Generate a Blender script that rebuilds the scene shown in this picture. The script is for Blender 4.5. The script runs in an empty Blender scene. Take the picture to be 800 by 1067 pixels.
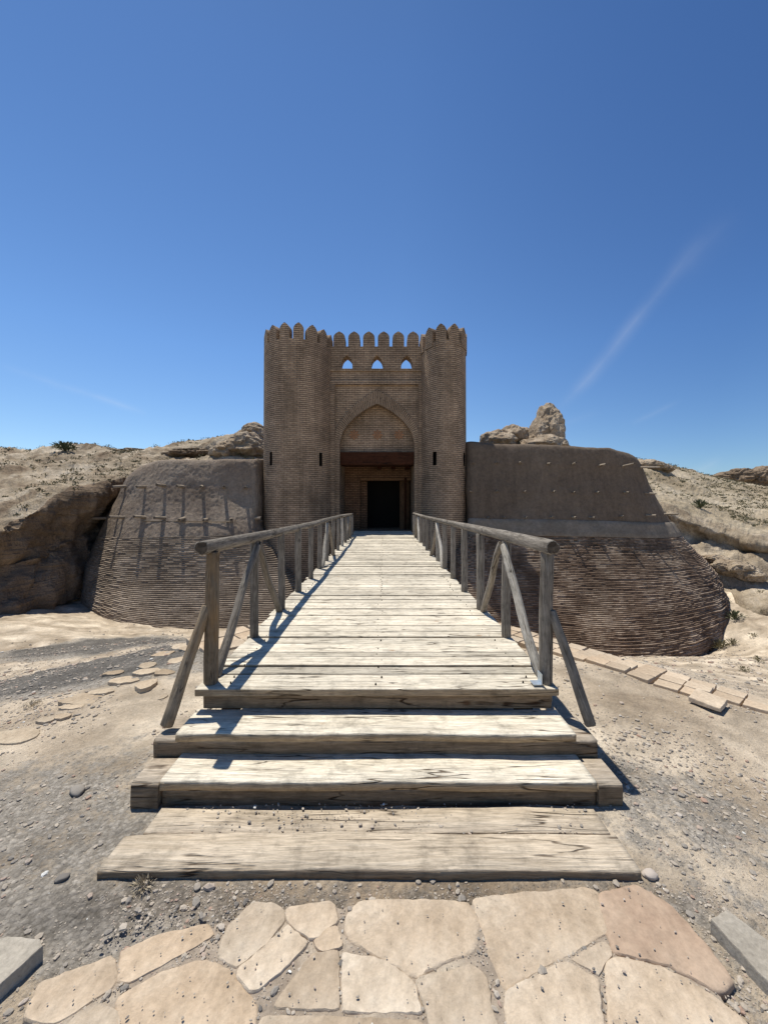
import bpy, bmesh, math, random
import numpy as np
from mathutils import Vector, Matrix
from mathutils.geometry import tessellate_polygon
from mathutils.bvhtree import BVHTree
random.seed(7)
R = math.radians
sc = bpy.context.scene
col = sc.collection
EYE, F, CX, HY = 1.70, 401.0, 400.0, 526.0

def at(px, py, Y):
    """world point at depth Y seen at a photo pixel (survey helper)"""
    return ((px-CX)/F*Y, Y, EYE-(py-HY)/F*Y)

def gp(px, py, z=0.0):
    Y = F*(EYE-z)/(py-HY)
    return ((px-CX)/F*Y, Y)

# ------------------------------------------------------------------ noise
def _hash(ix, iy, iz):
    h = (ix*374761393 + iy*668265263 + iz*2147483647 + 1013904223) & 0xffffffff
    h = ((h ^ (h >> 13))*1274126177) & 0xffffffff
    h = ((h ^ (h >> 16))*2246822519) & 0xffffffff
    return ((h ^ (h >> 15)) & 0xffffff)/float(0xffffff)

def vnoise(P):
    P = np.asarray(P, float); I = np.floor(P).astype(np.int64); f = P-I
    f = f*f*f*(f*(f*6-15)+10); r = 0
    for dx in (0, 1):
        wx = f[..., 0] if dx else 1-f[..., 0]
        for dy in (0, 1):
            wy = f[..., 1] if dy else 1-f[..., 1]
            for dz in (0, 1):
                wz = f[..., 2] if dz else 1-f[..., 2]
                r = r + wx*wy*wz*_hash(I[..., 0]+dx, I[..., 1]+dy, I[..., 2]+dz)
    return r*2-1

def fbm(P, sc_=1.0, oct=4, seed=0, ridged=False):
    P = np.asarray(P, float)*sc_ + seed*17.31
    a, r, n = 1.0, 0, 0
    for k in range(oct):
        v = vnoise(P)
        if ridged: v = 1-2*abs(v)
        r = r+a*v; n += a; a *= .5; P = P*2.03+5.1
    return r/n

# ------------------------------------------------------------------ objects
def tag(o, label=None, cat=None, group=None, kind=None):
    if label: o['label'] = label
    if cat: o['category'] = cat
    if group: o['group'] = group
    if kind: o['kind'] = kind
    return o

def empty(name, loc=(0, 0, 0)):
    o = bpy.data.objects.new(name, None); col.objects.link(o); o.location = loc
    o.empty_display_size = .1
    return o

def link(name, me, mat, parent=None, smooth=False):
    o = bpy.data.objects.new(name, me); col.objects.link(o)
    if mat: me.materials.append(mat)
    if parent is not None:
        o.parent = parent
        o.matrix_parent_inverse = Matrix.Translation(-parent.location) if parent.parent is None else Matrix.Identity(4)
    if smooth: me.polygons.foreach_set('use_smooth', [True]*len(me.polygons))
    return o

def boxuv(me):
    uv = me.uv_layers.new(name='UVMap') if not me.uv_layers else me.uv_layers[0]
    for p in me.polygons:
        n = p.normal; ax = max(range(3), key=lambda i: abs(n[i]))
        for li in p.loop_indices:
            c = me.vertices[me.loops[li].vertex_index].co
            uv.data[li].uv = (c.y, c.z) if ax == 0 else ((c.x, c.z) if ax == 1 else (c.x, c.y))

class MB:
    """collects simple shapes of one part"""
    def __init__(s): s.v = []; s.f = []; s.c = []
    def add(s, vs, fs, c=None):
        b = len(s.v); s.v += [tuple(v) for v in vs]; s.f += [tuple(b+i for i in f) for f in fs]
        c = random.random() if c is None else c
        s.c += [c]*len(vs)
    def box(s, x0, x1, y0, y1, z0, z1, c=None, M=None, bev=0.0):
        if bev <= 0:
            vs = [(x, y, z) for x in (x0, x1) for y in (y0, y1) for z in (z0, z1)]
            fs = [(0, 1, 3, 2), (4, 6, 7, 5), (0, 4, 5, 1), (2, 3, 7, 6), (0, 2, 6, 4), (1, 5, 7, 3)]
        else:
            bm = bmesh.new(); bmesh.ops.create_cube(bm, size=1)
            for v in bm.verts:
                v.co = Vector(((x0+x1)/2+v.co.x*(x1-x0), (y0+y1)/2+v.co.y*(y1-y0), (z0+z1)/2+v.co.z*(z1-z0)))
            bmesh.ops.bevel(bm, geom=bm.edges[:], offset=bev, segments=2, affect='EDGES', profile=.5)
            bm.verts.ensure_lookup_table(); vs = [v.co.copy() for v in bm.verts]
            fs = [[v.index for v in f.verts] for f in bm.faces]; bm.free()
        if M: vs = [M @ Vector(v) for v in vs]
        s.add(vs, fs, c)
    def build(s, name, mat, parent=None, smooth=False):
        me = bpy.data.meshes.new(name); me.from_pydata(s.v, [], s.f); me.update()
        boxuv(me)
        a = me.attributes.new('rnd', 'FLOAT', 'POINT'); a.data.foreach_set('value', s.c)
        return link(name, me, mat, parent, smooth)

def prism(mb, outline, holes, y0, y1, c=None):
    """x,z outline with holes extruded from y0 to y1"""
    loops = [outline]+list(holes)
    tri = tessellate_polygon([[Vector((x, z, 0)) for x, z in l] for l in loops])
    flat = [p for l in loops for p in l]; n = len(flat)
    vs = [(x, y0, z) for x, z in flat]+[(x, y1, z) for x, z in flat]
    fs = []
    for a, b, d in tri:
        A, B, D = flat[a], flat[b], flat[d]
        cr = (B[0]-A[0])*(D[1]-A[1])-(B[1]-A[1])*(D[0]-A[0])
        if cr < 0: b, d = d, b
        fs.append((a, b, d)); fs.append((n+a, n+d, n+b))
    o = 0
    for l in loops:
        m = len(l)
        for i in range(m):
            j = (i+1) % m; fs.append((o+i, n+o+i, n+o+j, o+j))
        o += m
    mb.add(vs, fs, c)

def fixn(o):
    bm = bmesh.new(); bm.from_mesh(o.data)
    bmesh.ops.remove_doubles(bm, verts=bm.verts, dist=1e-5)
    bmesh.ops.recalc_face_normals(bm, faces=bm.faces); bm.to_mesh(o.data); bm.free()
    boxuv(o.data)
    return o

def log_mesh(a, b, r0, r1, seg=12, rings=14, wob=.012, seed=0, name='log', mat=None, parent=None, flat=0):
    """a round timber from a to b; local z along the log so that the grain follows it"""
    a, b = Vector(a), Vector(b); L = (b-a).length
    q = (b-a).to_track_quat('Z', 'Y').to_matrix().to_4x4()
    vs = []; fs = []
    zz = [i/(rings-1) for i in range(rings)]
    for i, t in enumerate(zz):
        z = t*L
        cx = wob*math.sin(t*3.1+seed)+wob*.5*math.sin(t*9+seed*2)
        cy = wob*math.cos(t*2.7+seed*1.3)
        if flat: cx *= .2; cy *= .2
        r = r0+(r1-r0)*t
        for k in range(seg):
            th = 2*math.pi*k/seg
            rr = r*(1+.07*math.sin(3*th+seed+t*1.5)+.06*math.sin(5*th+seed*3+t*2)+random.uniform(-.035, .035))
            vs.append((cx+rr*math.cos(th), cy+rr*math.sin(th), z))
    for i in range(rings-1):
        for k in range(seg):
            l = (k+1) % seg
            fs.append((i*seg+k, i*seg+l, (i+1)*seg+l, (i+1)*seg+k))
    b0 = len(vs)
    for e, (z, i0) in enumerate(((0, 0), (L, (rings-1)*seg))):
        for k in range(seg):
            v = vs[i0+k]; vs.append((v[0]*.86, v[1]*.86, z+(-.008 if e == 0 else .008)))
    for k in range(seg):
        l = (k+1) % seg
        fs.append((l, k, b0+k, b0+l)); fs.append(((rings-1)*seg+k, (rings-1)*seg+l, b0+seg+l, b0+seg+k))
    fs.append(tuple(b0+k for k in range(seg))[::-1]); fs.append(tuple(b0+seg+k for k in range(seg)))
    me = bpy.data.meshes.new(name); me.from_pydata(vs, [], fs); me.update()
    at_ = me.attributes.new('rnd', 'FLOAT', 'POINT'); at_.data.foreach_set('value', [random.random()]*len(vs) if False else [(seed*.37) % 1]*len(vs))
    o = bpy.data.objects.new(name, me); col.objects.link(o); me.materials.append(mat); me.materials.append(M['endgrain'])
    me.polygons[len(fs)-1].material_index = 1; me.polygons[len(fs)-2].material_index = 1
    me.polygons.foreach_set('use_smooth', [len(p.vertices) == 4 for p in me.polygons])
    MX = Matrix.Translation(a) @ q
    if parent is not None:
        o.parent = parent; o.matrix_parent_inverse = Matrix.Translation(-parent.location)
    o.matrix_basis = MX
    return o

# ------------------------------------------------------------------ materials
class NT:
    def __init__(s, name):
        s.m = bpy.data.materials.new(name); s.m.use_nodes = True; s.t = s.m.node_tree
        s.b = s.t.nodes['Principled BSDF']; s.b.inputs['Roughness'].default_value = .92
        s.b.inputs['Specular IOR Level'].default_value = .15
    def n(s, ty, **kw):
        nd = s.t.nodes.new(ty)
        for k, v in kw.items():
            if k.startswith('_'): setattr(nd, k[1:], v)
            else: nd.inputs[k.replace('__', ' ')].default_value = v
        return nd
    def l(s, a, b): s.t.links.new(a, b)
    def coord(s, kind='Object', scale=(1, 1, 1)):
        tc = s.n('ShaderNodeTexCoord'); mp = s.n('ShaderNodeMapping'); mp.inputs['Scale'].default_value = scale
        s.l(tc.outputs[kind], mp.inputs['Vector']); return mp.outputs[0]
    def noise(s, vec, scale, detail=6, rough=.6, dist=0):
        nd = s.n('ShaderNodeTexNoise', Scale=scale, Detail=detail, Roughness=rough, Distortion=dist)
        s.l(vec, nd.inputs['Vector']); return nd.outputs['Fac']
    def ramp(s, fac, stops):
        r = s.n('ShaderNodeValToRGB'); e = r.color_ramp.elements
        while len(e) < len(stops): e.new(.5)
        for k, (p, c) in enumerate(stops): e[k].position = p; e[k].color = (c[0], c[1], c[2], 1) if not isinstance(c, float) else (c, c, c, 1)
        s.l(fac, r.inputs[0]); return r.outputs[0]
    def mix(s, fac, a, b, mode='MIX'):
        m = s.n('ShaderNodeMix', _data_type='RGBA', _blend_type=mode)
        for k, v in ((0, fac), (6, a), (7, b)):
            if hasattr(v, 'is_output'): s.l(v, m.inputs[k])
            elif isinstance(v, (int, float)): m.inputs[k].default_value = v if k == 0 else (v, v, v, 1)
            else: m.inputs[k].default_value = (*v, 1)
        return m.outputs[2]
    def math(s, op, a, b=0.0, clamp=False):
        m = s.n('ShaderNodeMath', _operation=op, _use_clamp=clamp)
        for k, v in ((0, a), (1, b)):
            if hasattr(v, 'is_output'): s.l(v, m.inputs[k])
            else: m.inputs[k].default_value = v
        return m.outputs[0]
    def attr(s, name='rnd'):
        a = s.n('ShaderNodeAttribute'); a.attribute_name = name; return a.outputs['Fac']
    def bump(s, h, dist=.01, strength=1.0, prev=None):
        b = s.n('ShaderNodeBump', Strength=strength, Distance=dist); s.l(h, b.inputs['Height'])
        if prev: s.l(prev, b.inputs['Normal'])
        return b.outputs[0]
    def done(s, colr, normal=None):
        if hasattr(colr, 'is_output'): s.l(colr, s.b.inputs['Base Color'])
        else: s.b.inputs['Base Color'].default_value = (*colr, 1)
        if normal: s.l(normal, s.b.inputs['Normal'])
        return s.m

def brick_mat(name, c1, c2, mortar, bw=.26, rh=.085, ms=.014, big=.5, bumpd=.02):
    N = NT(name); uv = N.coord('UV'); ob = N.coord('Object')
    wob = N.n('ShaderNodeTexNoise', Scale=2.5, Detail=3); N.l(ob, wob.inputs['Vector'])
    sub = N.n('ShaderNodeVectorMath', _operation='SUBTRACT'); N.l(wob.outputs['Color'], sub.inputs[0]); sub.inputs[1].default_value = (.5, .5, .5)
    scl = N.n('ShaderNodeVectorMath', _operation='SCALE'); N.l(sub.outputs[0], scl.inputs[0]); scl.inputs['Scale'].default_value = .022
    add = N.n('ShaderNodeVectorMath', _operation='ADD'); N.l(uv, add.inputs[0]); N.l(scl.outputs[0], add.inputs[1])
    br = N.n('ShaderNodeTexBrick', Scale=1.0); br.inputs['Brick Width'].default_value = bw; br.inputs['Row Height'].default_value = rh
    br.inputs['Mortar Size'].default_value = ms; br.inputs['Mortar Smooth'].default_value = .3; br.inputs['Bias'].default_value = -.1
    br.inputs['Color1'].default_value = (*c1, 1); br.inputs['Color2'].default_value = (*c2, 1); br.inputs['Mortar'].default_value = (*mortar, 1)
    N.l(add.outputs[0], br.inputs['Vector'])
    n1 = N.noise(ob, big*1.6, 7, .66); n2 = N.noise(ob, 14, 4, .6)
    sx = N.n('ShaderNodeSeparateXYZ'); N.l(add.outputs[0], sx.inputs[0])
    fr = N.math('FRACT', N.math('DIVIDE', sx.outputs['Y'], rh))
    joint = N.math('ABSOLUTE', N.math('SUBTRACT', fr, .5))                 # .5 at the bed joint
    jm = N.ramp(joint, [(.30, 0.), (.44, 1.)])
    jm = N.math('MULTIPLY', jm, N.ramp(N.noise(ob, 5, 4), [(.32, .35), (.6, 1.)]))
    c = N.mix(1.0, br.outputs['Color'], N.ramp(n1, [(.3, .66), (.7, 1.3)]), 'MULTIPLY')
    c = N.mix(N.math('MULTIPLY', jm, .8), c, N.mix(1.0, c, .28, 'MULTIPLY'))
    c = N.mix(.7, c, N.ramp(n2, [(.3, .72), (.7, 1.2)]), 'MULTIPLY')
    drip = N.noise(N.coord('Object', (2.2, 2.2, .25)), 1.5, 5, .6)
    c = N.mix(.6, c, N.ramp(drip, [(.35, .72), (.6, 1.08)]), 'MULTIPLY')
    h = N.math('SUBTRACT', N.math('MULTIPLY', n2, .5), N.math('MULTIPLY', jm, 1.0))
    return N.done(c, N.bump(h, bumpd, 1.0))

def wood_mat(name, base, light, dark, along='z', s=1.0, warm=None):
    N = NT(name)
    sc3 = {'z': (1, 1, .07), 'x': (.07, 1, 1)}[along]
    g = N.coord('Object', sc3); o = N.coord('Object')
    r = N.attr()
    off = N.n('ShaderNodeCombineXYZ'); 
    k = {'x': 'X', 'z': 'Z'}[along]
    N.l(N.math('MULTIPLY', r, 37.0), off.inputs[k])
    N.l(N.math('MULTIPLY', r, 91.0), off.inputs['Y'])
    ad = N.n('ShaderNodeVectorMath', _operation='ADD'); N.l(g, ad.inputs[0]); N.l(off.outputs[0], ad.inputs[1]); g = ad.outputs[0]
    f1 = N.noise(g, 26*s, 8, .65, .6); f2 = N.noise(g, 90*s, 4, .6, .2); f3 = N.noise(o, 1.7, 5, .6)
    c = N.mix(N.ramp(f1, [(.35, 0.), (.65, 1.)]), base, light)
    crk = N.n('ShaderNodeTexNoise', Scale=9*s, Detail=3, Roughness=.45, Distortion=.2); N.l(g, crk.inputs['Vector'])
    ridge = N.math('ABSOLUTE', N.math('SUBTRACT', crk.outputs['Fac'], .5))
    crack = N.math('MULTIPLY', N.ramp(ridge, [(.003, 1.), (.011, 0.)]), N.ramp(N.noise(o, 2.4, 3), [(.46, 0.), (.56, 1.)]))
    crack = N.math('MAXIMUM', crack, N.math('MULTIPLY', N.ramp(f1, [(.24, 1.), (.31, 0.)]), .22))
    f4 = N.noise(g, 230*s, 3, .7, .1)
    grime = N.noise(o, 9, 6, .7)
    c = N.mix(crack, c, dark)
    c = N.mix(.8, c, N.ramp(f2, [(.3, .66), (.6, 1.12)]), 'MULTIPLY')
    c = N.mix(.7, c, N.ramp(f4, [(.3, .7), (.6, 1.1)]), 'MULTIPLY')
    c = N.mix(.85, c, N.ramp(grime, [(.3, .60), (.5, 1.06)]), 'MULTIPLY')
    c = N.mix(.8, c, N.ramp(f3, [(.3, .78), (.7, 1.15)]), 'MULTIPLY')
    c = N.mix(1.0, c, N.ramp(r, [(0., .70), (.3, .9), (1., 1.12)]), 'MULTIPLY')
    # knots
    vo = N.n('ShaderNodeTexVoronoi', Scale=3.2); N.l(ad.outputs[0] if False else N.coord('Object', {'z': (1, 1, .6), 'x': (.6, 1, 1)}[along]), vo.inputs['Vector'])
    kn = N.ramp(vo.outputs['Distance'], [(.035, 1.), (.075, 0.)])
    c = N.mix(N.math('MULTIPLY', kn, .7), c, (dark[0]*2.2, dark[1]*1.8, dark[2]*1.4))
    if warm:
        c = N.mix(N.ramp(N.noise(N.coord('Object', (1, 1, .3)), 3, 4), [(.45, 0.), (.6, .8)]), c, warm)
    if along == 'x':                                              # shade painted into side and front faces under the bleached tops
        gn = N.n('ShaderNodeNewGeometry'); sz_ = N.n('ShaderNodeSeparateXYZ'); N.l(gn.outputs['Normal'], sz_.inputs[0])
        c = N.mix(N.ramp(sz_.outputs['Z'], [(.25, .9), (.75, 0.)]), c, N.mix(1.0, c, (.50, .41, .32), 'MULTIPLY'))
    h = N.math('ADD', f1, N.math('MULTIPLY', f2, .35)); h = N.math('SUBTRACT', h, N.math('MULTIPLY', crack, .9))
    return N.done(c, N.bump(h, .010, 1.0))

def stone_mat(name, cols, scale=2.0, bd=.006, hue=True):
    N = NT(name); o = N.coord('Object'); r = N.attr()
    n1 = N.noise(o, scale, 8, .65, .3); n2 = N.noise(o, scale*12, 6, .7); n3 = N.noise(o, scale*.5, 4)
    c = N.ramp(n1, [(.3, cols[0]), (.5, cols[1]), (.7, cols[2])])
    c = N.mix(.6, c, N.ramp(n2, [(.3, .62), (.65, 1.18)]), 'MULTIPLY')
    c = N.mix(1.0, c, N.ramp(r, [(0., .82), (1., 1.12)]), 'MULTIPLY')
    if hue:
        oi = N.n('ShaderNodeObjectInfo')
        c = N.mix(N.ramp(oi.outputs['Random'], [(0., 0.), (1., 1.)]), c, N.mix(1.0, c, (.88, .82, .76), 'MULTIPLY'))
    sp = N.ramp(n2, [(.26, 1.), (.34, 0.)])
    c = N.mix(N.math('MULTIPLY', sp, .6), c, (.08, .065, .05))
    h = N.math('ADD', N.math('MULTIPLY', n1, 1.6), N.math('MULTIPLY', n2, .7))
    return N.done(c, N.bump(h, bd, 1.0))

def earth_mat(name, cols, s1=.5, s2=9, bd=.05, grav=None, stripes=0.0):
    N = NT(name); o = N.coord('Object')
    n1 = N.noise(o, s1, 10, .62, .4); n2 = N.noise(o, s2, 8, .7); n3 = N.noise(o, s2*8, 3, .6)
    c = N.ramp(n1, [(.32, cols[0]), (.5, cols[1]), (.66, cols[2])])
    c = N.mix(.75, c, N.ramp(n2, [(.3, .7), (.66, 1.18)]), 'MULTIPLY')
    c = N.mix(.6, c, N.ramp(n3, [(.3, .72), (.66, 1.18)]), 'MULTIPLY')
    h = N.math('ADD', N.math('MULTIPLY', n2, 1.0), N.math('MULTIPLY', n3, .22))
    if name.startswith('mud'):
        rn = N.noise(N.coord('Object', (3.0, 3.0, .22)), 1.6, 6, .65); c = N.mix(.55, c, N.ramp(rn, [(.36, .74), (.6, 1.1)]), 'MULTIPLY')
        cr_ = N.math('ABSOLUTE', N.math('SUBTRACT', N.noise(o, 1.3, 6, .65, .6), .5)); c = N.mix(N.ramp(cr_, [(.0, .55), (.006, 0.)]), c, N.mix(1.0, c, .5, 'MULTIPLY'))
    if stripes:
        st = N.noise(N.coord('Object', (.12, .12, 1.6)), 3.0, 5, .6)
        c = N.mix(stripes, c, N.ramp(st, [(.38, .62), (.55, 1.12)]), 'MULTIPLY')
        h = N.math('ADD', h, N.math('MULTIPLY', st, 2.0))
    return N.done(c, N.bump(h, bd, 1.0))

def ground_mat():
    N = NT('ground_earth'); o = N.coord('Object')
    n1 = N.noise(o, .55, 8, .6, .5); n2 = N.noise(o, 7, 8, .7); n3 = N.noise(o, 60, 4, .7)
    sand = N.ramp(N.noise(o, 1.1, 8, .6, .3), [(.33, (.35, .275, .195)), (.5, (.50, .41, .305)), (.66, (.68, .58, .45))])
    vo = N.n('ShaderNodeTexVoronoi', Scale=42.0, Randomness=1.0); N.l(o, vo.inputs['Vector'])
    vo2 = N.n('ShaderNodeTexVoronoi', Scale=95.0, Randomness=1.0); N.l(o, vo2.inputs['Vector'])
    peb = N.mix(.75, (.35, .315, .27), N.ramp(vo.outputs['Color'], [(.1, .35), (.5, 1.0), (.95, 1.9)]), 'MULTIPLY')
    peb = N.mix(N.ramp(vo.outputs['Distance'], [(.4, 0.), (.7, .45)]), peb, (.10, .085, .065))
    peb2 = N.mix(.8, (.25, .225, .19), N.ramp(vo2.outputs['Color'], [(.1, .45), (.9, 1.6)]), 'MULTIPLY')
    peb = N.mix(.45, peb, peb2)
    # gravel amount is stored on the sheet, broken up by noise
    g = N.math('ADD', N.attr('gravel'), N.math('MULTIPLY', N.math('SUBTRACT', n2, .5), 1.3))
    g = N.math('ADD', g, N.math('MULTIPLY', N.math('SUBTRACT', n3, .5), .5))
    gm = N.ramp(g, [(.42, 0.), (.62, 1.)])
    c = N.mix(N.math('MULTIPLY', gm, .92), sand, peb)
    peb_d = N.ramp(N.attr('gravel'), [(.72, 0.), (.86, 1.)]); c = N.mix(N.math('MULTIPLY', peb_d, gm), c, N.mix(1.0, c, (.50, .51, .53), 'MULTIPLY'))
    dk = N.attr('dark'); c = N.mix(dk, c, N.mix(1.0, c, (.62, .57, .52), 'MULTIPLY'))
    c = N.mix(.7, c, N.ramp(n2, [(.3, .75), (.66, 1.15)]), 'MULTIPLY')
    c = N.mix(.7, c, N.ramp(n3, [(.3, .7), (.66, 1.2)]), 'MULTIPLY')
    hp = N.math('MULTIPLY', N.math('SUBTRACT', .6, vo.outputs['Distance']), gm)
    h = N.math('ADD', N.math('MULTIPLY', n2, 2.2), N.math('MULTIPLY', n3, .55)); h = N.math('ADD', h, N.math('MULTIPLY', hp, .6))
    n5 = N.noise(o, 2.2, 9, .7); c = N.mix(.8, c, N.ramp(n5, [(.34, .68), (.6, 1.18)]), 'MULTIPLY')
    return N.done(c, N.bump(h, .018, 1.0))

def course_mat(name, c1, c2, c3):
    N = NT(name); o = N.coord('Object'); r = N.attr()
    n2 = N.noise(o, 12, 6, .7); n1 = N.noise(o, .7, 6, .6)
    c = N.ramp(r, [(0., c1), (.55, c2), (1., c3)])
    c = N.mix(.8, c, N.ramp(n1, [(.3, .66), (.7, 1.3)]), 'MULTIPLY')
    c = N.mix(.8, c, N.ramp(n2, [(.3, .6), (.7, 1.25)]), 'MULTIPLY')
    return N.done(c, N.bump(n2, .03, 1.0))

M = {}
M['brick'] = brick_mat('fired_brick', (.425, .31, .212), (.32, .23, .158), (.20, .145, .10), rh=.083, ms=.010)
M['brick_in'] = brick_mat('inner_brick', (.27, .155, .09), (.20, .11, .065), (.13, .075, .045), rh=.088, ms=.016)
M['mud_l'] = earth_mat('mud_plaster_left', [(.23, .175, .13), (.29, .225, .17), (.35, .28, .215)], .6, 9, .05)
M['mud_r'] = earth_mat('mud_plaster_right', [(.145, .108, .078), (.17, .128, .093), (.20, .153, .112)], .35, 9, .012)
M['band'] = earth_mat('lime_band', [(.19, .155, .12), (.235, .195, .15), (.29, .24, .19)], 1.2, 9, .012)
M['course_l'] = course_mat('weathered_courses', (.21, .16, .118), (.33, .26, .195), (.47, .38, .295))
M['course_r'] = course_mat('eroded_courses', (.12, .078, .053), (.24, .168, .118), (.46, .36, .27))
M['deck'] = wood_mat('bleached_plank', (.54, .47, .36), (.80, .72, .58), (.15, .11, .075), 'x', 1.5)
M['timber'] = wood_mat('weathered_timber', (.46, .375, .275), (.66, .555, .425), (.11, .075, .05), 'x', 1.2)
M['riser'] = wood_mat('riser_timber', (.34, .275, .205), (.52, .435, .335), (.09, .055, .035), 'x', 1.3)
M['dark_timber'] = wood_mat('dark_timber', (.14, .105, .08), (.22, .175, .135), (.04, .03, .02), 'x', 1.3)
M['log'] = wood_mat('grey_log', (.16, .135, .108), (.34, .30, .25), (.025, .017, .012), 'z', 1.9)
M['log_warm'] = wood_mat('ochre_log', (.21, .16, .11), (.33, .27, .195), (.03, .02, .015), 'z', 1.8, warm=(.36, .21, .085))
M['log_light'] = wood_mat('pale_log', (.34, .30, .245), (.60, .55, .47), (.06, .045, .03), 'z', 1.9)
M['peg'] = wood_mat('peg_wood', (.26, .205, .15), (.42, .35, .27), (.04, .03, .02), 'z', 1.0)
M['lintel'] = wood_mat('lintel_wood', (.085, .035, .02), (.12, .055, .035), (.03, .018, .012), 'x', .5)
M['door'] = wood_mat('door_wood', (.18, .10, .05), (.23, .13, .075), (.08, .05, .03), 'z', .8)
M['void'] = NT('shade_and_nail_black').done((.02, .017, .015))  # near-black: painted shade in passage and slits, also nail heads
M['flag'] = stone_mat('tan_flagstone', [(.44, .345, .245), (.58, .48, .365), (.69, .60, .48)], 3.2, .009)
M['flag_red'] = stone_mat('red_flagstone', [(.42, .30, .22), (.50, .385, .29), (.60, .48, .37)], 2.2)
M['tile'] = stone_mat('clay_slab', [(.46, .36, .26), (.57, .465, .345), (.65, .55, .43)], 3)
M['rough'] = stone_mat('rough_stone', [(.42, .335, .235), (.53, .435, .32), (.62, .53, .40)], 4, .012)
M['concrete'] = stone_mat('old_concrete', [(.30, .265, .215), (.40, .355, .29), (.48, .43, .36)], 5, .006, False)
M['rock'] = earth_mat('eroded_loess', [(.34, .25, .165), (.50, .39, .275), (.64, .525, .39)], .9, 3, .2)
M['hill'] = earth_mat('hill_earth', [(.20, .14, .09), (.40, .32, .225), (.62, .52, .395)], .5, 2.6, .16)
M['hill_r'] = earth_mat('hill_scrub_earth', [(.27, .21, .135), (.39, .315, .215), (.52, .435, .315)], .22, 3.0, .10)
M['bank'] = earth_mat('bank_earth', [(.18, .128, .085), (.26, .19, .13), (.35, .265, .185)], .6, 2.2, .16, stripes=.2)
M['ground'] = ground_mat()

M['endgrain'] = earth_mat('cracked_end_grain', [(.05, .038, .028), (.10, .08, .06), (.16, .13, .10)], 22, 60, .01)
def pebble_mat():
    N = NT('pebbles'); r = N.attr(); o = N.coord('Object')
    c = N.ramp(r, [(0., (.16, .145, .13)), (.2, (.28, .25, .215)), (.45, (.43, .365, .29)), (.62, (.46, .40, .33)), (.78, (.36, .24, .18)), (.9, (.52, .48, .42)), (1., (.72, .70, .65))])
    return N.done(c, N.bump(N.noise(o, 120, 3), .002))
M['pebble'] = pebble_mat()
def leaf_mat(name, a, b):
    N = NT(name); return N.done(N.ramp(N.attr(), [(0., a), (1., b)]))
M['scrub'] = leaf_mat('dry_scrub_leaf', (.11, .10, .055), (.26, .23, .14))
M['green'] = leaf_mat('green_shrub_leaf', (.055, .07, .035), (.14, .15, .085))
M['dead'] = leaf_mat('dead_twig', (.26, .21, .14), (.48, .41, .3))

# ------------------------------------------------------------------ lofts
def cr(ts, n):
    ts = np.clip(ts, 0, n-1-1e-6); i = np.floor(ts).astype(int); f = ts-i
    idx = np.stack([np.clip(i+k, 0, n-1) for k in (-1, 0, 1, 2)])
    f2, f3 = f*f, f*f*f
    w = np.stack([-.5*f3+f2-.5*f, 1.5*f3-2.5*f2+1, -1.5*f3+2*f2+.5*f, .5*f3-.5*f2])
    return idx, w

def loft(G, us, vs):
    """G[rows][cols][3] evaluated at every pair of row parameter vs and column parameter us"""
    G = np.array(G, float); ir, wr = cr(np.asarray(vs, float), G.shape[0]); ic, wc = cr(np.asarray(us, float), G.shape[1])
    A = sum(wr[k][:, None, None]*G[ir[k]] for k in range(4))
    return sum(wc[k][None, :, None]*A[:, ic[k]] for k in range(4))

def grid_normals(P):
    du = np.gradient(P, axis=1); dv = np.gradient(P, axis=0)
    n = np.cross(dv, du); n /= (np.linalg.norm(n, axis=2, keepdims=True)+1e-9)
    return n

def grid_obj(name, P, mat, parent=None, smooth=True, attrs=None, flip=False, uvs=None):
    h, w = P.shape[:2]
    I = np.arange(h*w).reshape(h, w)
    q = np.stack([I[:-1, :-1], I[:-1, 1:], I[1:, 1:], I[1:, :-1]], -1).reshape(-1, 4)
    if flip: q = q[:, ::-1]
    me = bpy.data.meshes.new(name)
    me.vertices.add(h*w); me.vertices.foreach_set('co', P.reshape(-1).astype(np.float32))
    me.loops.add(q.size); me.loops.foreach_set('vertex_index', q.reshape(-1).astype(np.int32))
    me.polygons.add(len(q)); me.polygons.foreach_set('loop_start', np.arange(0, q.size, 4, dtype=np.int32))
    me.update(calc_edges=True); me.validate()
    for k, v in (attrs or {}).items():
        a = me.attributes.new(k, 'FLOAT', 'POINT'); a.data.foreach_set('value', np.asarray(v, np.float32).reshape(-1))
    if uvs is not None:
        uv = me.uv_layers.new(name='UVMap'); uv.data.foreach_set('uv', uvs.reshape(-1, 2)[q.reshape(-1)].astype(np.float32).reshape(-1))
    return link(name, me, mat, parent, smooth)

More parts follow.
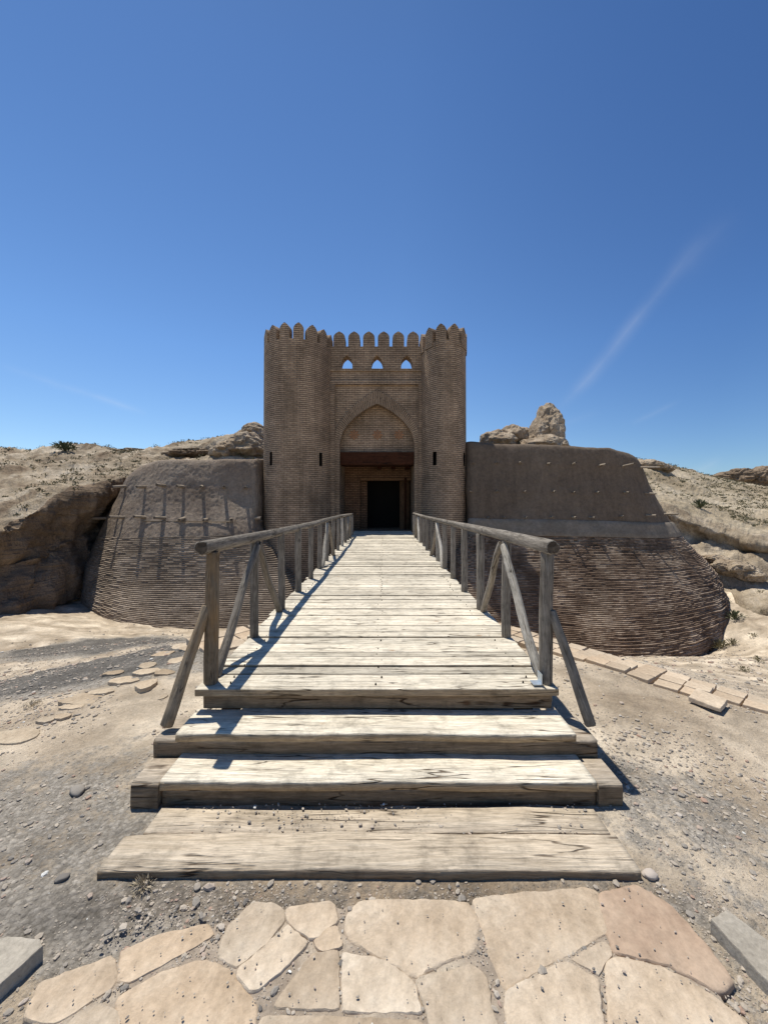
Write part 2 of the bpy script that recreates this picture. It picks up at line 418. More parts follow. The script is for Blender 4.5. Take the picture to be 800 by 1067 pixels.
# ------------------------------------------------------------------ ground sheet
ctl = []
for x in (-8, -5, -3, -1.5, 0, 1.5, 3, 5, 8):
    for y in (-6, -2, 0, 1.5, 2.6): ctl.append((x, y, 0.0))
ctl += [(-1.2, 4.0, .0), (1.2, 4.0, .0), (0, 5.4, -.02), (-2.0, 4.6, 0), (2.15, 4.3, 0), (2.6, 3.7, 0), (-2.8, 3.7, -.02), (3.1, 3.1, -.01), (-3.3, 3.2, -.04),
        (-4.2, 3.2, -.15), (4.2, 3.0, -.1), (6, 3, -.3), (-6, 3.2, -.35)]
for px, py, Y in [(100, 690, 6.0), (30, 705, 5.2), (0, 690, 7), (100, 672, 9.5), (0, 660, 10), (180, 668, 8.5), (205, 655, 13), (120, 647, 13.3), (75, 626, 15), (0, 642, 11.5), (-150, 690, 8.5), (-150, 740, 5.2),
                  (640, 693, 7), (640, 688, 10), (600, 681, 12.8), (700, 684, 12.8), (740, 676, 13.8), (800, 712, 6.0), (800, 690, 8.5), (770, 655, 13.8), (800, 640, 14), (800, 615, 15.5),
                  (940, 720, 6.5), (940, 680, 10), (950, 650, 12.5), (400, 690, 9), (400, 680, 12), (400, 660, 16), (520, 670, 14), (300, 660, 14)]:
    ctl.append(at(px, py, Y))
for x, y, z in [(-14, 22, -1), (14, 24, -1.5), (0, 24, -1.5), (-20, 12, -1.2), (20, 10, -1.6), (-22, 0, -.3), (22, 0, -.3), (0, -18, 0), (0, 36, -1.5), (30, 30, -1.5), (-30, 30, -1), (-16, -14, 0), (16, -14, 0)]: ctl.append((x, y, z))
C0 = np.array(ctl)
def tps(r2): return np.where(r2 > 1e-12, .5*r2*np.log(r2+1e-12), 0)
nC = len(C0); K = tps(((C0[:, None, :2]-C0[None, :, :2])**2).sum(-1))+np.eye(nC)*.02
Pm = np.c_[np.ones(nC), C0[:, :2]]; A = np.zeros((nC+3, nC+3)); A[:nC, :nC] = K; A[:nC, nC:] = Pm; A[nC:, :nC] = Pm.T
Wt = np.linalg.solve(A, np.r_[C0[:, 2], 0, 0, 0])
def ground_h(x, y, fine=True):
    x = np.atleast_1d(np.asarray(x, float)); y = np.atleast_1d(np.asarray(y, float))
    xy = np.stack([x.ravel(), y.ravel()], -1); z = np.zeros(len(xy))
    for s in range(0, len(xy), 20000):
        q = xy[s:s+20000]; z[s:s+20000] = tps(((q[:, None]-C0[None, :, :2])**2).sum(-1)) @ Wt[:nC]+Wt[nC]+q @ Wt[nC+1:]
    r = np.hypot(xy[:, 0], xy[:, 1]); w = np.clip((r-26)/16, 0, 1); w = w*w*(3-2*w)
    z = z*(1-w)+w*(-1.2)
    if fine:
        P = np.c_[xy, np.zeros(len(xy))]
        z -= .012*np.clip((1.72-xy[:, 1])/.1, 0, 1)*np.clip((1.35-abs(xy[:, 0]))/.2, 0, 1)*np.clip((xy[:, 1]-.2)/.2, 0, 1)
        near = np.clip((r-1.0)/4, .15, 1)
        z += fbm(P, .9, 4, 3)*.07*near + fbm(P, 6, 3, 5)*.012*np.clip((r-1.3)/1.2, .3, 1) + fbm(P, 2.5, 3, 6)*.06*np.clip((r-4)/4, 0, 1)
        z += fbm(P, .05, 3, 9)*2.0*np.clip((r-60)/100, 0, 1)
    return z.reshape(x.shape)
th = np.r_[np.linspace(-70, 70, 620), np.linspace(71, 289, 90)]
rr = np.r_[0.05, np.geomspace(.6, 30, 330), np.geomspace(31, 900, 60)]
T, RR = np.meshgrid(R(1)*th, rr)
GX, GY = RR*np.sin(T), RR*np.cos(T)
GZ = ground_h(GX, GY)
def blob(x, y, cx, cy, rx, ry, rot=0):
    c, s = math.cos(rot), math.sin(rot); dx, dy = x-cx, y-cy
    d = ((dx*c+dy*s)/rx)**2+((-dx*s+dy*c)/ry)**2
    return np.clip(1.25-d, 0, 1)
PP = np.stack([GX, GY, GX*0], -1)
gravel = .33+.16*fbm(PP, .6, 4, 11)
gravel += .9*blob(GX, GY, -4.5, 4.8, 2.8, 1.15, -.25)+.9*blob(GX, GY, -6.2, 9.0, 2.2, 2.1)
gravel += .28*blob(GX, GY, -1.9, 1.9, 1.3, .8)+.25*blob(GX, GY, 2.0, 2.2, 1.0, .5)+.22*blob(GX, GY, 0, 1.55, 2.2, .22)
gravel -= .9*blob(GX, GY, -6.0, 6.2, 2.2, .5, -.1)+.5*blob(GX, GY, -9.6, 10.5, 1.8, 2.5)
gravel -= .3*blob(GX, GY, -2.6, 3.1, 1.6, .5, .3)+.25*blob(GX, GY, 2.3, 3.0, .7, .8)+.4*np.clip((GX-4)/3, 0, 1)*np.clip((GY-3)/2, 0, 1)
gravel -= .25*blob(GX, GY, 2.6, 1.7, .35, 1.0, .6)
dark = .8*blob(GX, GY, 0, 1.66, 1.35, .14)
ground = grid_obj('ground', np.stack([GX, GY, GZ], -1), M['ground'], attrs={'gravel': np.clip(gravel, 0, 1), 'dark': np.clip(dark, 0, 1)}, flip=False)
tag(ground, kind='structure')
if ground.data.polygons[300].normal.z < 0: ground.data.flip_normals()

# ------------------------------------------------------------------ hills
def hill_from(colsdef, name, mats, rough, seed, nu, segs, bankrows, edge_noise=.25):
    rows = len(colsdef[0]); G = [[at(*c[r]) for c in colsdef] for r in range(rows)]
    us = np.linspace(0, len(colsdef)-1, nu); vs = []
    for k, n in enumerate(segs): vs += list(np.linspace(k, k+1, n, endpoint=False))
    vs.append(rows-1); vs = np.array(vs)
    P = loft(G, us, vs); n = grid_normals(P)
    if n[-n.shape[0]//2, nu//2, 2] < 0: n = -n
    V = np.repeat(vs[:, None], nu, 1)
    bank = np.clip(1-abs(V-bankrows)/1.1, 0, 1)
    d = fbm(P, .35, 5, seed)*rough + fbm(P, 2.4, 4, seed+1)*rough*.22 + fbm(P, 1.6, 4, seed+5, True)*rough*.2 + fbm(P, 5, 3, seed+6)*.07
    d += bank*(fbm(P*np.array([1, 1, 1.3]), .55, 5, seed+2, True)*edge_noise*1.3)
    P = P+n*d[..., None]
    o = grid_obj(name, P, mats[0]); o.data.materials.append(mats[1])
    hh, ww = P.shape[:2]
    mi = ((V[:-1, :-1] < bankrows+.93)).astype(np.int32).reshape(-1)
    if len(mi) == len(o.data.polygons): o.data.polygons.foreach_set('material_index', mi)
    tag(o, kind='structure'); return o, P

L = []
for base, und, lip, mid, crest in [
    ((-420, 720, 8.0), (-420, 670, 8.6), (-420, 610, 8.6), (-420, 540, 16), (-420, 478, 30)),
    ((-150, 664, 9.8), (-150, 615, 10.6), (-150, 568, 10.2), (-150, 520, 17), (-150, 470, 30)),
    ((0, 636, 11.9), (0, 590, 12.9), (0, 542, 12.2), (0, 503, 20), (0, 469, 32)),
    ((30, 628, 12.8), (30, 578, 13.9), (27, 530, 13.0), (28, 499, 21), (28, 471, 32)),
    ((56, 616, 13.8), (56, 565, 14.9), (56, 518, 14.2), (56, 494, 22), (60, 470, 32)),
    ((80, 605, 15.4), (88, 555, 16.6), (92, 507, 15.8), (85, 488, 23), (98, 468, 32)),
    ((110, 590, 17.5), (112, 545, 18.4), (118, 500, 17.6), (125, 487, 23), (130, 469, 32)),
    ((150, 580, 19.5), (150, 540, 20.2), (150, 492, 19.5), (150, 481, 25), (160, 473, 32)),
    ((200, 575, 21), (200, 540, 21.4), (200, 487, 21), (200, 477, 26), (200, 466, 32)),
    ((250, 570, 22), (250, 530, 22.5), (250, 484, 22), (250, 470, 26), (252, 458, 31)),
    ((300, 570, 24), (300, 530, 24.5), (300, 484, 24.3), (300, 468, 28), (300, 456, 32)),
    ((400, 570, 25), (400, 530, 25.5), (400, 488, 25.3), (400, 478, 29), (400, 470, 34)),
    ((520, 570, 26), (520, 530, 26.5), (520, 488, 26.3), (520, 480, 30), (520, 474, 34)),
    ((640, 570, 27), (640, 535, 27.5), (640, 500, 27.3), (640, 492, 31), (640, 487, 35))]:
    L.append([(base[0], base[1]+14, base[2]+.1), base, und, lip, mid, crest, (crest[0]*.9+40, 500, 60)])
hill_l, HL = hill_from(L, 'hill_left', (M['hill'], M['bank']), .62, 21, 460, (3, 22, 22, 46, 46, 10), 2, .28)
Rr = []
for crest, mid, lip, bot, base in [
    ((560, 484, 46), (560, 500, 31), (560, 520, 23), (560, 540, 22.5), (560, 600, 21)),
    ((640, 483, 45), (640, 503, 30), (640, 524, 22), (640, 545, 21.4), (640, 605, 20)),
    ((668, 482, 42), (670, 502, 28), (678, 524, 20.8), (682, 545, 20.4), (700, 606, 19)),
    ((700, 489, 43), (704, 508, 28), (704, 531, 20), (708, 556, 19.6), (735, 612, 17.4)),
    ((740, 498, 44), (740, 515, 29), (735, 541, 19.4), (738, 567, 19.0), (770, 628, 15.2)),
    ((770, 504, 45), (770, 522, 28), (765, 551, 18.8), (766, 576, 18.4), (800, 632, 14.2)),
    ((805, 509, 46), (800, 528, 28), (795, 559, 18.0), (797, 584, 17.6), (840, 640, 13.3)),
    ((900, 512, 48), (900, 535, 28), (880, 570, 17), (880, 596, 16.8), (920, 655, 12)),
    ((1150, 514, 52), (1130, 540, 28), (1080, 590, 15), (1080, 615, 14.6), (1100, 690, 9.8))]:
    Rr.append([(base[0], base[1]+14, base[2]-.1), base, bot, lip, mid, crest, (crest[0], 520, 75)])
hill_r, HR = hill_from(Rr, 'hill_right', (M['hill_r'], M['hill']), .34, 31, 380, (3, 26, 14, 50, 50, 8), 2, .35)

def bvh(o):
    me = o.data; return BVHTree.FromPolygons([v.co[:] for v in me.vertices], [p.vertices[:] for p in me.polygons])
B_hl, B_hr = bvh(hill_l), bvh(hill_r)
eye = Vector((0, 0, EYE))
def pick(tree, px, py):
    d = Vector(at(px, py, 1.0))-eye
    h = tree.ray_cast(eye, d.normalized())
    return h[0], h[1]

# ------------------------------------------------------------------ ramparts
def rampart(name, rows, xn, N, left, label, mats, erode):
    """rows: list of control rows; last three are the coursed foot. N courses"""
    root = empty(name, rows[3][2] if False else (0, 0, 0))
    c = np.mean(np.array(rows[3]), 0); g = float(ground_h(c[0], c[1], False)[0]); root.location = (c[0], c[1], min(r[2] for r in rows[5]))
    tag(root, label, 'rampart')
    G = rows; nc = len(rows[0])
    us = np.linspace(0, nc-1, xn)
    vs = np.concatenate([np.linspace(0, 1, 10, endpoint=False), np.linspace(1, 3.0, 90)])
    P = loft(G, us, vs); n = grid_normals(P)
    if n[60, xn//3, 1] > 0: n = -n
    V = np.repeat(vs[:, None], xn, 1)
    if left: d = fbm(P, 1.1, 4, 41)*.045+fbm(P*np.array([1.5, 1, 1]), 5.5, 3, 42, True)*.018
    else:
        low = np.clip((V-2.1), 0, 1)*np.clip((np.repeat(us[None], len(vs), 0)-3)/1.5, 0, 1)
        d = fbm(P, .8, 4, 43)*.045+fbm(P, 7, 3, 44)*.010+low*(fbm(P, 1.4, 4, 45)*.10-.02)
    P[:, :, :] += n*d[..., None]
    P[:, :, 2] += (np.clip(1.3-V, 0, 1)*fbm(P*np.array([1, 1, 0]), 1.4, 3, 46)*.06)
    wall = grid_obj('mud_wall', P, mats[0], root)
    # coursed foot: every course is a riser and a small ledge
    vv = np.linspace(3.0, 5.4, N+1)
    Q = loft(G, us, vv); n = grid_normals(Q)
    if n[3, xn//3, 1] > 0: n = -n
    n[..., 2] = 0; n /= np.linalg.norm(n, axis=2, keepdims=True)+1e-9
    seg = np.zeros(Q.shape[:2]); seg[:, 1:] = np.cumsum(np.linalg.norm(np.diff(Q, axis=1), axis=2), axis=1)
    rowsP = []; cols = []
    for k in range(N):
        top, bot = Q[k], Q[k+1]; nn = n[k+1]
        s = seg[N//2]/(.26 if erode < .02 else .17) + (k % 2)*.5 + .13*((k*7) % 5)
        bi = np.floor(s).astype(np.int64); hsh = _hash(bi, bi*0+k, bi*0+5); h2 = _hash(bi, bi*0+k, bi*0+9)
        pe = fbm(bot, 1.6, 4, 51); big = fbm(bot, .5, 3, 52)
        er = np.clip(.25+big*1.6, .12, 1) if erode > .02 else 1.0
        jit = (hsh-.5)*erode*2*er + pe*erode*1.25
        if erode > .02: jit -= (h2 > .9)*.05*er + np.clip(big, 0, 1)*.10*(hsh > .5)
        jit += fbm(np.c_[bot[:, :2]*1.0, np.full(xn, k*3.7)], .9, 2, 53)*erode*1.2
        outer = bot.copy(); outer += nn*(jit+.01)[:, None]
        zt = top[:, 2]+fbm(bot, 1.2, 2, 54)*.018
        A1 = outer.copy(); A1[:, 2] = zt-.012; A0 = outer+nn*(-.014); A0[:, 2] = zt       # rounded nose
        B1 = outer.copy(); B1[:, 2] = bot[:, 2]+.022+fbm(bot, 1.2, 2, 54)*.018
        C1 = outer-nn*.03; C1[:, 2] = B1[:, 2]-.02                                          # raked joint
        rowsP += [A0, A1, B1, C1]
        cc = np.clip(.45+(hsh-.5)*.5+pe*.6, 0, 1)
        cols += [np.clip(cc+.2, 0, 1), cc, cc*.9, cc*.4]
    Pc = np.stack(rowsP); Cc = np.stack(cols)
    grid_obj('brick_courses', Pc, mats[1], root, smooth=False, attrs={'rnd': Cc})
    return root, wall, G, us

def rowpx(l): return [at(*p) for p in l]
# left rampart, columns from the tower round the corner and back
LT = [(-5.35 if 'LT' in ("LT","LM","LS") else -4.0, 18.4, 3.6)]+rowpx([(270, 481, 16.9), (255, 481, 16.6), (220, 481, 16.3), (185, 482, 16.1), (160, 483, 16.2), (146, 487, 16.9)])+[(-11.2, 18.6, 3.3), (-11.6, 23, 3.2)]
LM = [(-5.35 if 'LM' in ("LT","LM","LS") else -4.0, 18.4, 1.95)]+rowpx([(270, 520, 16.5), (255, 520, 16.2), (220, 520, 15.75), (175, 521, 15.5), (143, 522, 15.65), (120, 523, 16.8)])+[(-12.5, 19, 1.9), (-12.9, 23, 1.8)]
LS = [(-5.35 if 'LS' in ("LT","LM","LS") else -4.0, 18.4, 0.45)]+rowpx([(271, 556, 16.1), (252, 557, 15.4), (215, 558, 14.95), (165, 559, 14.75), (126, 560, 15.1), (103, 557, 16.6)])+[(-13.0, 19, .4), (-13.4, 23, .4)]
LL = [(-5.35 if 'LL' in ("LT","LM","LS") else -4.0, 18.4, -1.5)]+rowpx([(300, 604, 15.0), (248, 606, 14.6), (208, 607, 14.2), (155, 607, 14.0), (112, 603, 14.4), (88, 594, 15.9)])+[(-13.8, 19, -1.0), (-14, 23, -1)]
LB = [(-5.35 if 'LB' in ("LT","LM","LS") else -4.0, 18.4, -2.7)]+rowpx([(330, 652, 13.9), (245, 655, 13.3), (205, 656, 13.0), (155, 654, 12.9), (108, 644, 13.6), (85, 628, 15.3)])+[(-13.9, 19, -2.3), (-14, 23, -2.3)]
LU = [(x, y-.1, z-.8) for x, y, z in LB]
LI = [(x*1.0, y+.5, z+.0) for x, y, z in LT[:6]]+[(-9.9, 19.6, 3.3), (-9.6, 20.2, 3.3), (-9.6, 23, 3.2)]
ramL, wallL, GL, uL = rampart('rampart', [LI, LT, LM, LS, LL, LB, LU], 560, 56, True,
    'curved rampart left of the gate, rough mud top over neat grey brick courses', (M['mud_l'], M['course_l']), .012)
RT = [(3.70 if 'RT' in ("RT","RM","RS") else 2.6, 18.4, 4.2)]+rowpx([(487, 463, 16.7), (520, 465, 16.5), (570, 466, 16.3), (615, 468, 16.2), (640, 470, 16.3), (657, 475, 17.2)])+[(11.6, 19.5, 3.6), (11.8, 23, 3.4)]
RM = [(3.70 if 'RM' in ("RT","RM","RS") else 2.6, 18.4, 2.5)]+rowpx([(487, 503, 16.4), (520, 504, 16.2), (575, 505, 16.0), (630, 508, 15.95), (662, 510, 16.2), (680, 513, 17.2)])+[(12.6, 19.5, 2.2), (12.8, 23, 2.0)]
RS = [(3.70 if 'RS' in ("RT","RM","RS") else 2.6, 18.4, 0.45)]+rowpx([(487, 556, 16.1), (520, 557, 15.8), (578, 558, 15.5), (640, 559, 15.4), (685, 560, 15.8), (708, 557, 16.9)])+[(13.6, 19.5, .5), (13.8, 23, .4)]
RL = [(3.70 if 'RL' in ("RT","RM","RS") else 2.6, 18.4, -1.5)]+rowpx([(462, 610, 14.9), (520, 612, 14.5), (585, 616, 14.2), (660, 618, 13.9), (725, 612, 14.6), (748, 602, 16.2)])+[(15.0, 19.5, -1.0), (15, 23, -1)]
RB = [(3.70 if 'RB' in ("RT","RM","RS") else 2.6, 18.4, -3)]+rowpx([(450, 672, 13.6), (530, 676, 13.2), (600, 682, 12.7), (665, 685, 12.6), (735, 672, 13.4), (760, 648, 15.2)])+[(14.9, 19, -2.8), (15, 23, -2.8)]
RU = [(x*.97, y+.1, z-.9) for x, y, z in RB]
RI = [(x, y+.5, z) for x, y, z in RT[:6]]+[(10.4, 20, 3.6), (10.2, 20.6, 3.6), (10.2, 23, 3.4)]
ramR, wallR, GR, uR = rampart('rampart', [RI, RT, RM, RS, RL, RB, RU], 760, 84, False,
    'curved rampart right of the gate, smooth mud top over dark crumbling brick', (M['mud_r'], M['course_r']), .034)
# pale rendered band between mud and brick on the right rampart
us = np.linspace(1.0, 6.6, 300); vs = np.linspace(2.70, 3.02, 8)
Pb = loft(GR, us, vs); nb = grid_normals(Pb)
if nb[3, 100, 1] > 0: nb = -nb
Pb += nb*(.075+fbm(Pb, 2, 3, 61)*.035)[..., None]*np.array([.25, 1, 1, 1, 1, 1, 1, .5])[:, None, None]
grid_obj('plaster_band', Pb, M['band'], ramR)

BL, BR_ = bvh(wallL), bvh(wallR)
def pegs(tree, pts, root, left):
    for i, (px, py, Lp) in enumerate(pts):
        p, n = pick(tree, px, py)
        if p is None: continue
        n = Vector((n.x, n.y, 0)).normalized()
        if n.y > 0: n = -n
        d = (n+Vector((random.uniform(-.12, .12), 0, random.uniform(-.10, .10)))).normalized()
        log_mesh(p-d*.25, p+d*Lp, .065 if left else .042, .06 if left else .038, 8, 4, .004, i+3, 'peg', M['peg'], root)
pegs(BL, [(118, 507, .55), (131, 507, .5), (152, 507, .45), (172, 506, .5), (191, 507, .45), (211, 507, .45), (234, 508, .3), (256, 508, .25),
          (111, 540, .75), (129, 539, .55), (151, 539, .5), (172, 540, .5), (192, 540, .45), (216, 541, .45), (241, 541, .3), (266, 540, .25)], ramL, True)
pegs(BR_, [(493, 482, .22), (517, 482, .25), (541, 482, .3), (570, 483, .4), (596, 484, .4), (624, 485, .45), (648, 486, .6), (667, 487, .7),
           (491, 512, .2), (517, 512, .25), (546, 512, .25), (576, 512, .3), (597, 513, .25), (621, 513, .25), (650, 513, .3), (672, 514, .4), (686, 516, .5),
           (508, 539, .2), (525, 539, .22), (547, 539, .22), (574, 539, .2), (596, 539, .3), (614, 539, .3), (646, 538, .3), (673, 537, .4), (692, 536, .5)], ramR, False)
# thin rail lashed along the lower peg row on the left wall
pr = []
for px in (108, 150, 195, 240, 272):
    p, n = pick(BL, px, 543)
    if p is not None:
        n = Vector((n.x, n.y, 0)).normalized(); n = -n if n.y > 0 else n
        pr.append(p+n*.08)
for i in range(len(pr)-1):
    log_mesh(pr[i], pr[i+1], .018, .02, 8, 6, .012, i, 'tie_pole', M['peg'], ramL)

# ------------------------------------------------------------------ gatehouse
GYW = 17.2
gate = empty('gatehouse', (-.35, GYW, .5))
tag(gate, 'tall brick gatehouse with two round towers, pointed arch and toothed battlements', 'gatehouse')
S = GYW/F
def wx(px): return (px-CX)*S
def wz(py): return EYE-(py-HY)*S
def arch_pts(cx, hw, zs, za, n=14):
    """pointed four-centred arch: list from right spring over the apex to left spring"""
    h = za-zs; pr_ = []
    for i in range(n+1):
        t = i/n
        x = hw*(1-t); 
        # blend of a quarter ellipse near the spring with a straighter upper part
        e = math.sqrt(max(0, 1-(1-t)**2))
        z = h*(.62*e+.38*t) if t < 1 else h
        pr_.append((x, z))
    right = [(cx+x, zs+z) for x, z in pr_]; left_ = [(cx-x, zs+z) for x, z in pr_[::-1][1:]]
    return right+left_
acx = wx(392.8)
inner = arch_pts(acx, 1.66, wz(462), wz(421)); outer = arch_pts(acx, 1.98, wz(463), wz(407))
zb = .47
def small_window(cx):
    a = arch_pts(cx, .25, wz(378.3), wz(370.3), 5); return [(cx-.255, wz(384))]+[(cx+.255, wz(384))]+a
wins = [small_window(wx(p)) for p in (361.2, 392.8, 423.8)]
mb = MB()
x0, x1 = -2.62, 1.86
outl = [(x0, -3.2), (x1, -3.2), (x1, wz(361)), (x0, wz(361))]
arch_hole = [(acx-1.66, zb), (acx+1.66, zb)]+inner
prism(mb, outl, [arch_hole]+wins, GYW, GYW+.55, .5)
fixn(mb.build('gate_wall', M['brick'], gate))
# arch band with its own radial brickwork
vs, fs, uvl = [], [], []
path_i = [(acx+1.66, zb)]+[(acx+1.66, zb+(inner[0][1]-zb)*k/6) for k in range(1, 6)]+inner+[(acx-1.66, zb+(inner[0][1]-zb)*k/6) for k in range(5, 0, -1)]+[(acx-1.66, zb)]
path_o = [(acx+1.98, zb)]+[(acx+1.98, zb+(outer[0][1]-zb)*k/6) for k in range(1, 6)]+outer+[(acx-1.98, zb+(outer[0][1]-zb)*k/6) for k in range(5, 0, -1)]+[(acx-1.98, zb)]
n = len(path_i); ln = [0]
for i in range(1, n): ln.append(ln[-1]+math.hypot(path_i[i][0]-path_i[i-1][0], path_i[i][1]-path_i[i-1][1]))
ya, yb = GYW-.06, GYW+.2
prof = [(0, yb), (0, ya), (1, ya), (1, yb)]
for i in range(n):
    for s, y in prof:
        xi, zi = path_i[i]; xo, zo = path_o[i]
        k = s if s else -.002
        vs.append((xi+(xo-xi)*k, y, zi+(zo-zi)*k))
ucoord = [-.2, 0, .32, .6]
for i in range(n-1):
    for k in range(3):
        fs.append((i*4+k, i*4+k+1, (i+1)*4+k+1, (i+1)*4+k)); uvl += [(ucoord[k], ln[i]), (ucoord[k+1], ln[i]), (ucoord[k+1], ln[i+1]), (ucoord[k], ln[i+1])]
me = bpy.data.meshes.new('arch_band'); me.from_pydata(vs, [], fs); uv = me.uv_layers.new(name='UVMap')
for i, u in enumerate(uvl): uv.data[i].uv = u
M['brick_arch'] = brick_mat('arch_brick', (.37, .27, .185), (.31, .222, .15), (.20, .145, .10), bw=.33, rh=.075, ms=.012)
link('arch_band', me, M['brick_arch'], gate)
# projecting frame round the arch and string courses
mb = MB()
fx0, fx1, fz = wx(349.2), wx(435.6), wz(401.5)
for a, b in ((x0+.02, fx0), (fx1, x1-.02)): mb.box(a, b, GYW-.12, GYW+.05, -3, fz)
mb.box(x0+.02, x1-.02, GYW-.12, GYW+.05, fz, fz+.16)
mb.build('wall_frame', M['brick'], gate)
mb = MB(); mb.box(x0+.02, x1-.02, GYW-.07, GYW+.05, wz(384.6)-.10, wz(384.6)+.0)
mb.build('string_course', M['brick'], gate)
# tympanum and beam
mb = MB(); tz = wz(471.3)
tp = [(x, z) for x, z in inner if z > tz]
prism(mb, [(acx-1.7, tz-.05), (acx+1.7, tz-.05)]+[(acx+(x-acx)*1.02, z+.03) for x, z in inner], [], GYW+.36, GYW+.56, .5)
fixn(mb.build('tympanum', M['brick_arch'] if False else M['brick'], gate))
# three faded carved rosettes
M['rosette'] = stone_mat('terracotta_carving', [(.26, .13, .07), (.34, .18, .10), (.38, .22, .13)], 6, .01, False)
for px in (369, 393.3, 415.5):
    mb = MB(); cx_, cz_ = wx(px)*1.02, wz(452)+.02
    for k in range(8):
        a = k*math.pi/4; r_ = .15
        Mx = Matrix.Translation((cx_+r_*math.cos(a), GYW+.35, cz_+r_*math.sin(a))) @ Matrix.Rotation(-a, 4, 'Y')
        mb.box(-.07, .07, -.02, .04, -.04, .04, M=Mx)
    mb.box(cx_-.05, cx_+.05, GYW+.325, GYW+.38, cz_-.05, cz_+.05)
    mb.build('carved_rosette', M['rosette'], gate)
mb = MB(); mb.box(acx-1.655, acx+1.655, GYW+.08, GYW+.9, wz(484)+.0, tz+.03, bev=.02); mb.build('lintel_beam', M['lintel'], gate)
# passage behind the arch
mb = MB()
mb.box(-5.2, acx-1.66, GYW+.56, 24, -3.2, 7.2); mb.box(acx+1.66, 3.5, GYW+.56, 24, -3.2, 7.2)
mb.box(acx-1.655, acx+1.655, GYW+.95, 24, 3.95, 7.2); mb.box(acx-1.655, acx+1.655, 23.4, 24, -3, 3.94)
mb.box(acx-1.655, acx+1.655, GYW+.57, GYW+.94, 4.3, 7.2)
mb.box(acx-1.655, acx+1.655, GYW-.2, 23.4, -3, .455)
mb.build('gate_body', M['brick'], gate)
YB = 19.3
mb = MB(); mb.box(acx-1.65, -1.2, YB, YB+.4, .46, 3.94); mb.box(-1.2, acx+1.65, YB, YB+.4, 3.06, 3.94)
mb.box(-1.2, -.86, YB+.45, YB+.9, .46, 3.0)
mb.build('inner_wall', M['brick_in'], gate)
mb = MB(); mb.box(-1.18, acx+1.64, YB+.02, YB+.5, 2.92, 3.055); mb.build('inner_lintel', M['door'], gate)
mb = MB(); mb.box(.80, 1.30, YB+.32, YB+.38, .47, 2.9); mb.build('door_leaf', M['door'], gate)
mb = MB(); mb.box(1.02, 1.12, YB-.05, YB+.06, .47, 3.05); mb.build('door_post', M['lintel'], gate)
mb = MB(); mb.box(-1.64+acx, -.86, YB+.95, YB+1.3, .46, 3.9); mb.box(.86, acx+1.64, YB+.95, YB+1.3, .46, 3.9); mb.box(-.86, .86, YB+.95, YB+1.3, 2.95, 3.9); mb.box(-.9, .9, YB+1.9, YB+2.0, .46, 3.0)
mb.build('shade_black_jamb', M['void'], gate)  # jambs and back panel near-black, passage shade put into the colour
for px in (395, 409.6, 424):
    x = (px-CX)/F*19.1; mb = MB(); mb.box(x-.1, x+.1, 18.7, 19.3, 3.46, 3.68); mb.build('joist_end', M['lintel'], gate)

def merlon_pts(w, h):
    s = h*.58; pts = [(-w/2, -.12), (w/2, -.12), (w/2*1.0, s)]
    for t in (.35, .65, .85, .96): pts.append((w/2*(1-t**2.5), s+(h-s)*t))
    pts += [(0, h)]
    for t in (.96, .85, .65, .35): pts.append((-w/2*(1-t**2.5), s+(h-s)*t))
    pts.append((-w/2, s)); return pts
def merlon(parent, cx, cy, z, w, h, d, ang=0, sh=0):
    mb = MB(); prism(mb, merlon_pts(w, h), [], -d/2, d/2, .5)
    Mx = Matrix.Translation((cx, cy, z)) @ Matrix.Rotation(ang, 4, 'Z') @ Matrix.Rotation(sh, 4, 'Y')
    mb.v = [tuple(Mx @ Vector(v)) for v in mb.v]
    me_ = bpy.data.meshes.new('merlon'); me_.from_pydata(mb.v, [], mb.f); me_.update()
    uv = me_.uv_layers.new(name='UVMap')
    for p in me_.polygons:
        for li in p.loop_indices:
            c = me_.vertices[me_.loops[li].vertex_index].co; q = Mx.inverted() @ c
            uv.data[li].uv = (q.x+q.y+cx*3, c.z)
    me_.materials.append(M['brick']); o = bpy.data.objects.new('merlon', me_); col.objects.link(o)
    o.parent = parent
    if parent is gate: o.matrix_parent_inverse = Matrix.Translation(-gate.location)
    bm = bmesh.new(); bm.from_mesh(me_); bmesh.ops.recalc_face_normals(bm, faces=bm.faces); bm.to_mesh(me_); bm.free()
    return o
for px in (353.3, 368.8, 384.2, 399.6, 415, 430.3):
    merlon(gate, wx(px), GYW+.27, wz(361), .52, wz(345)-wz(361), .5, sh=random.uniform(-.015, .015))

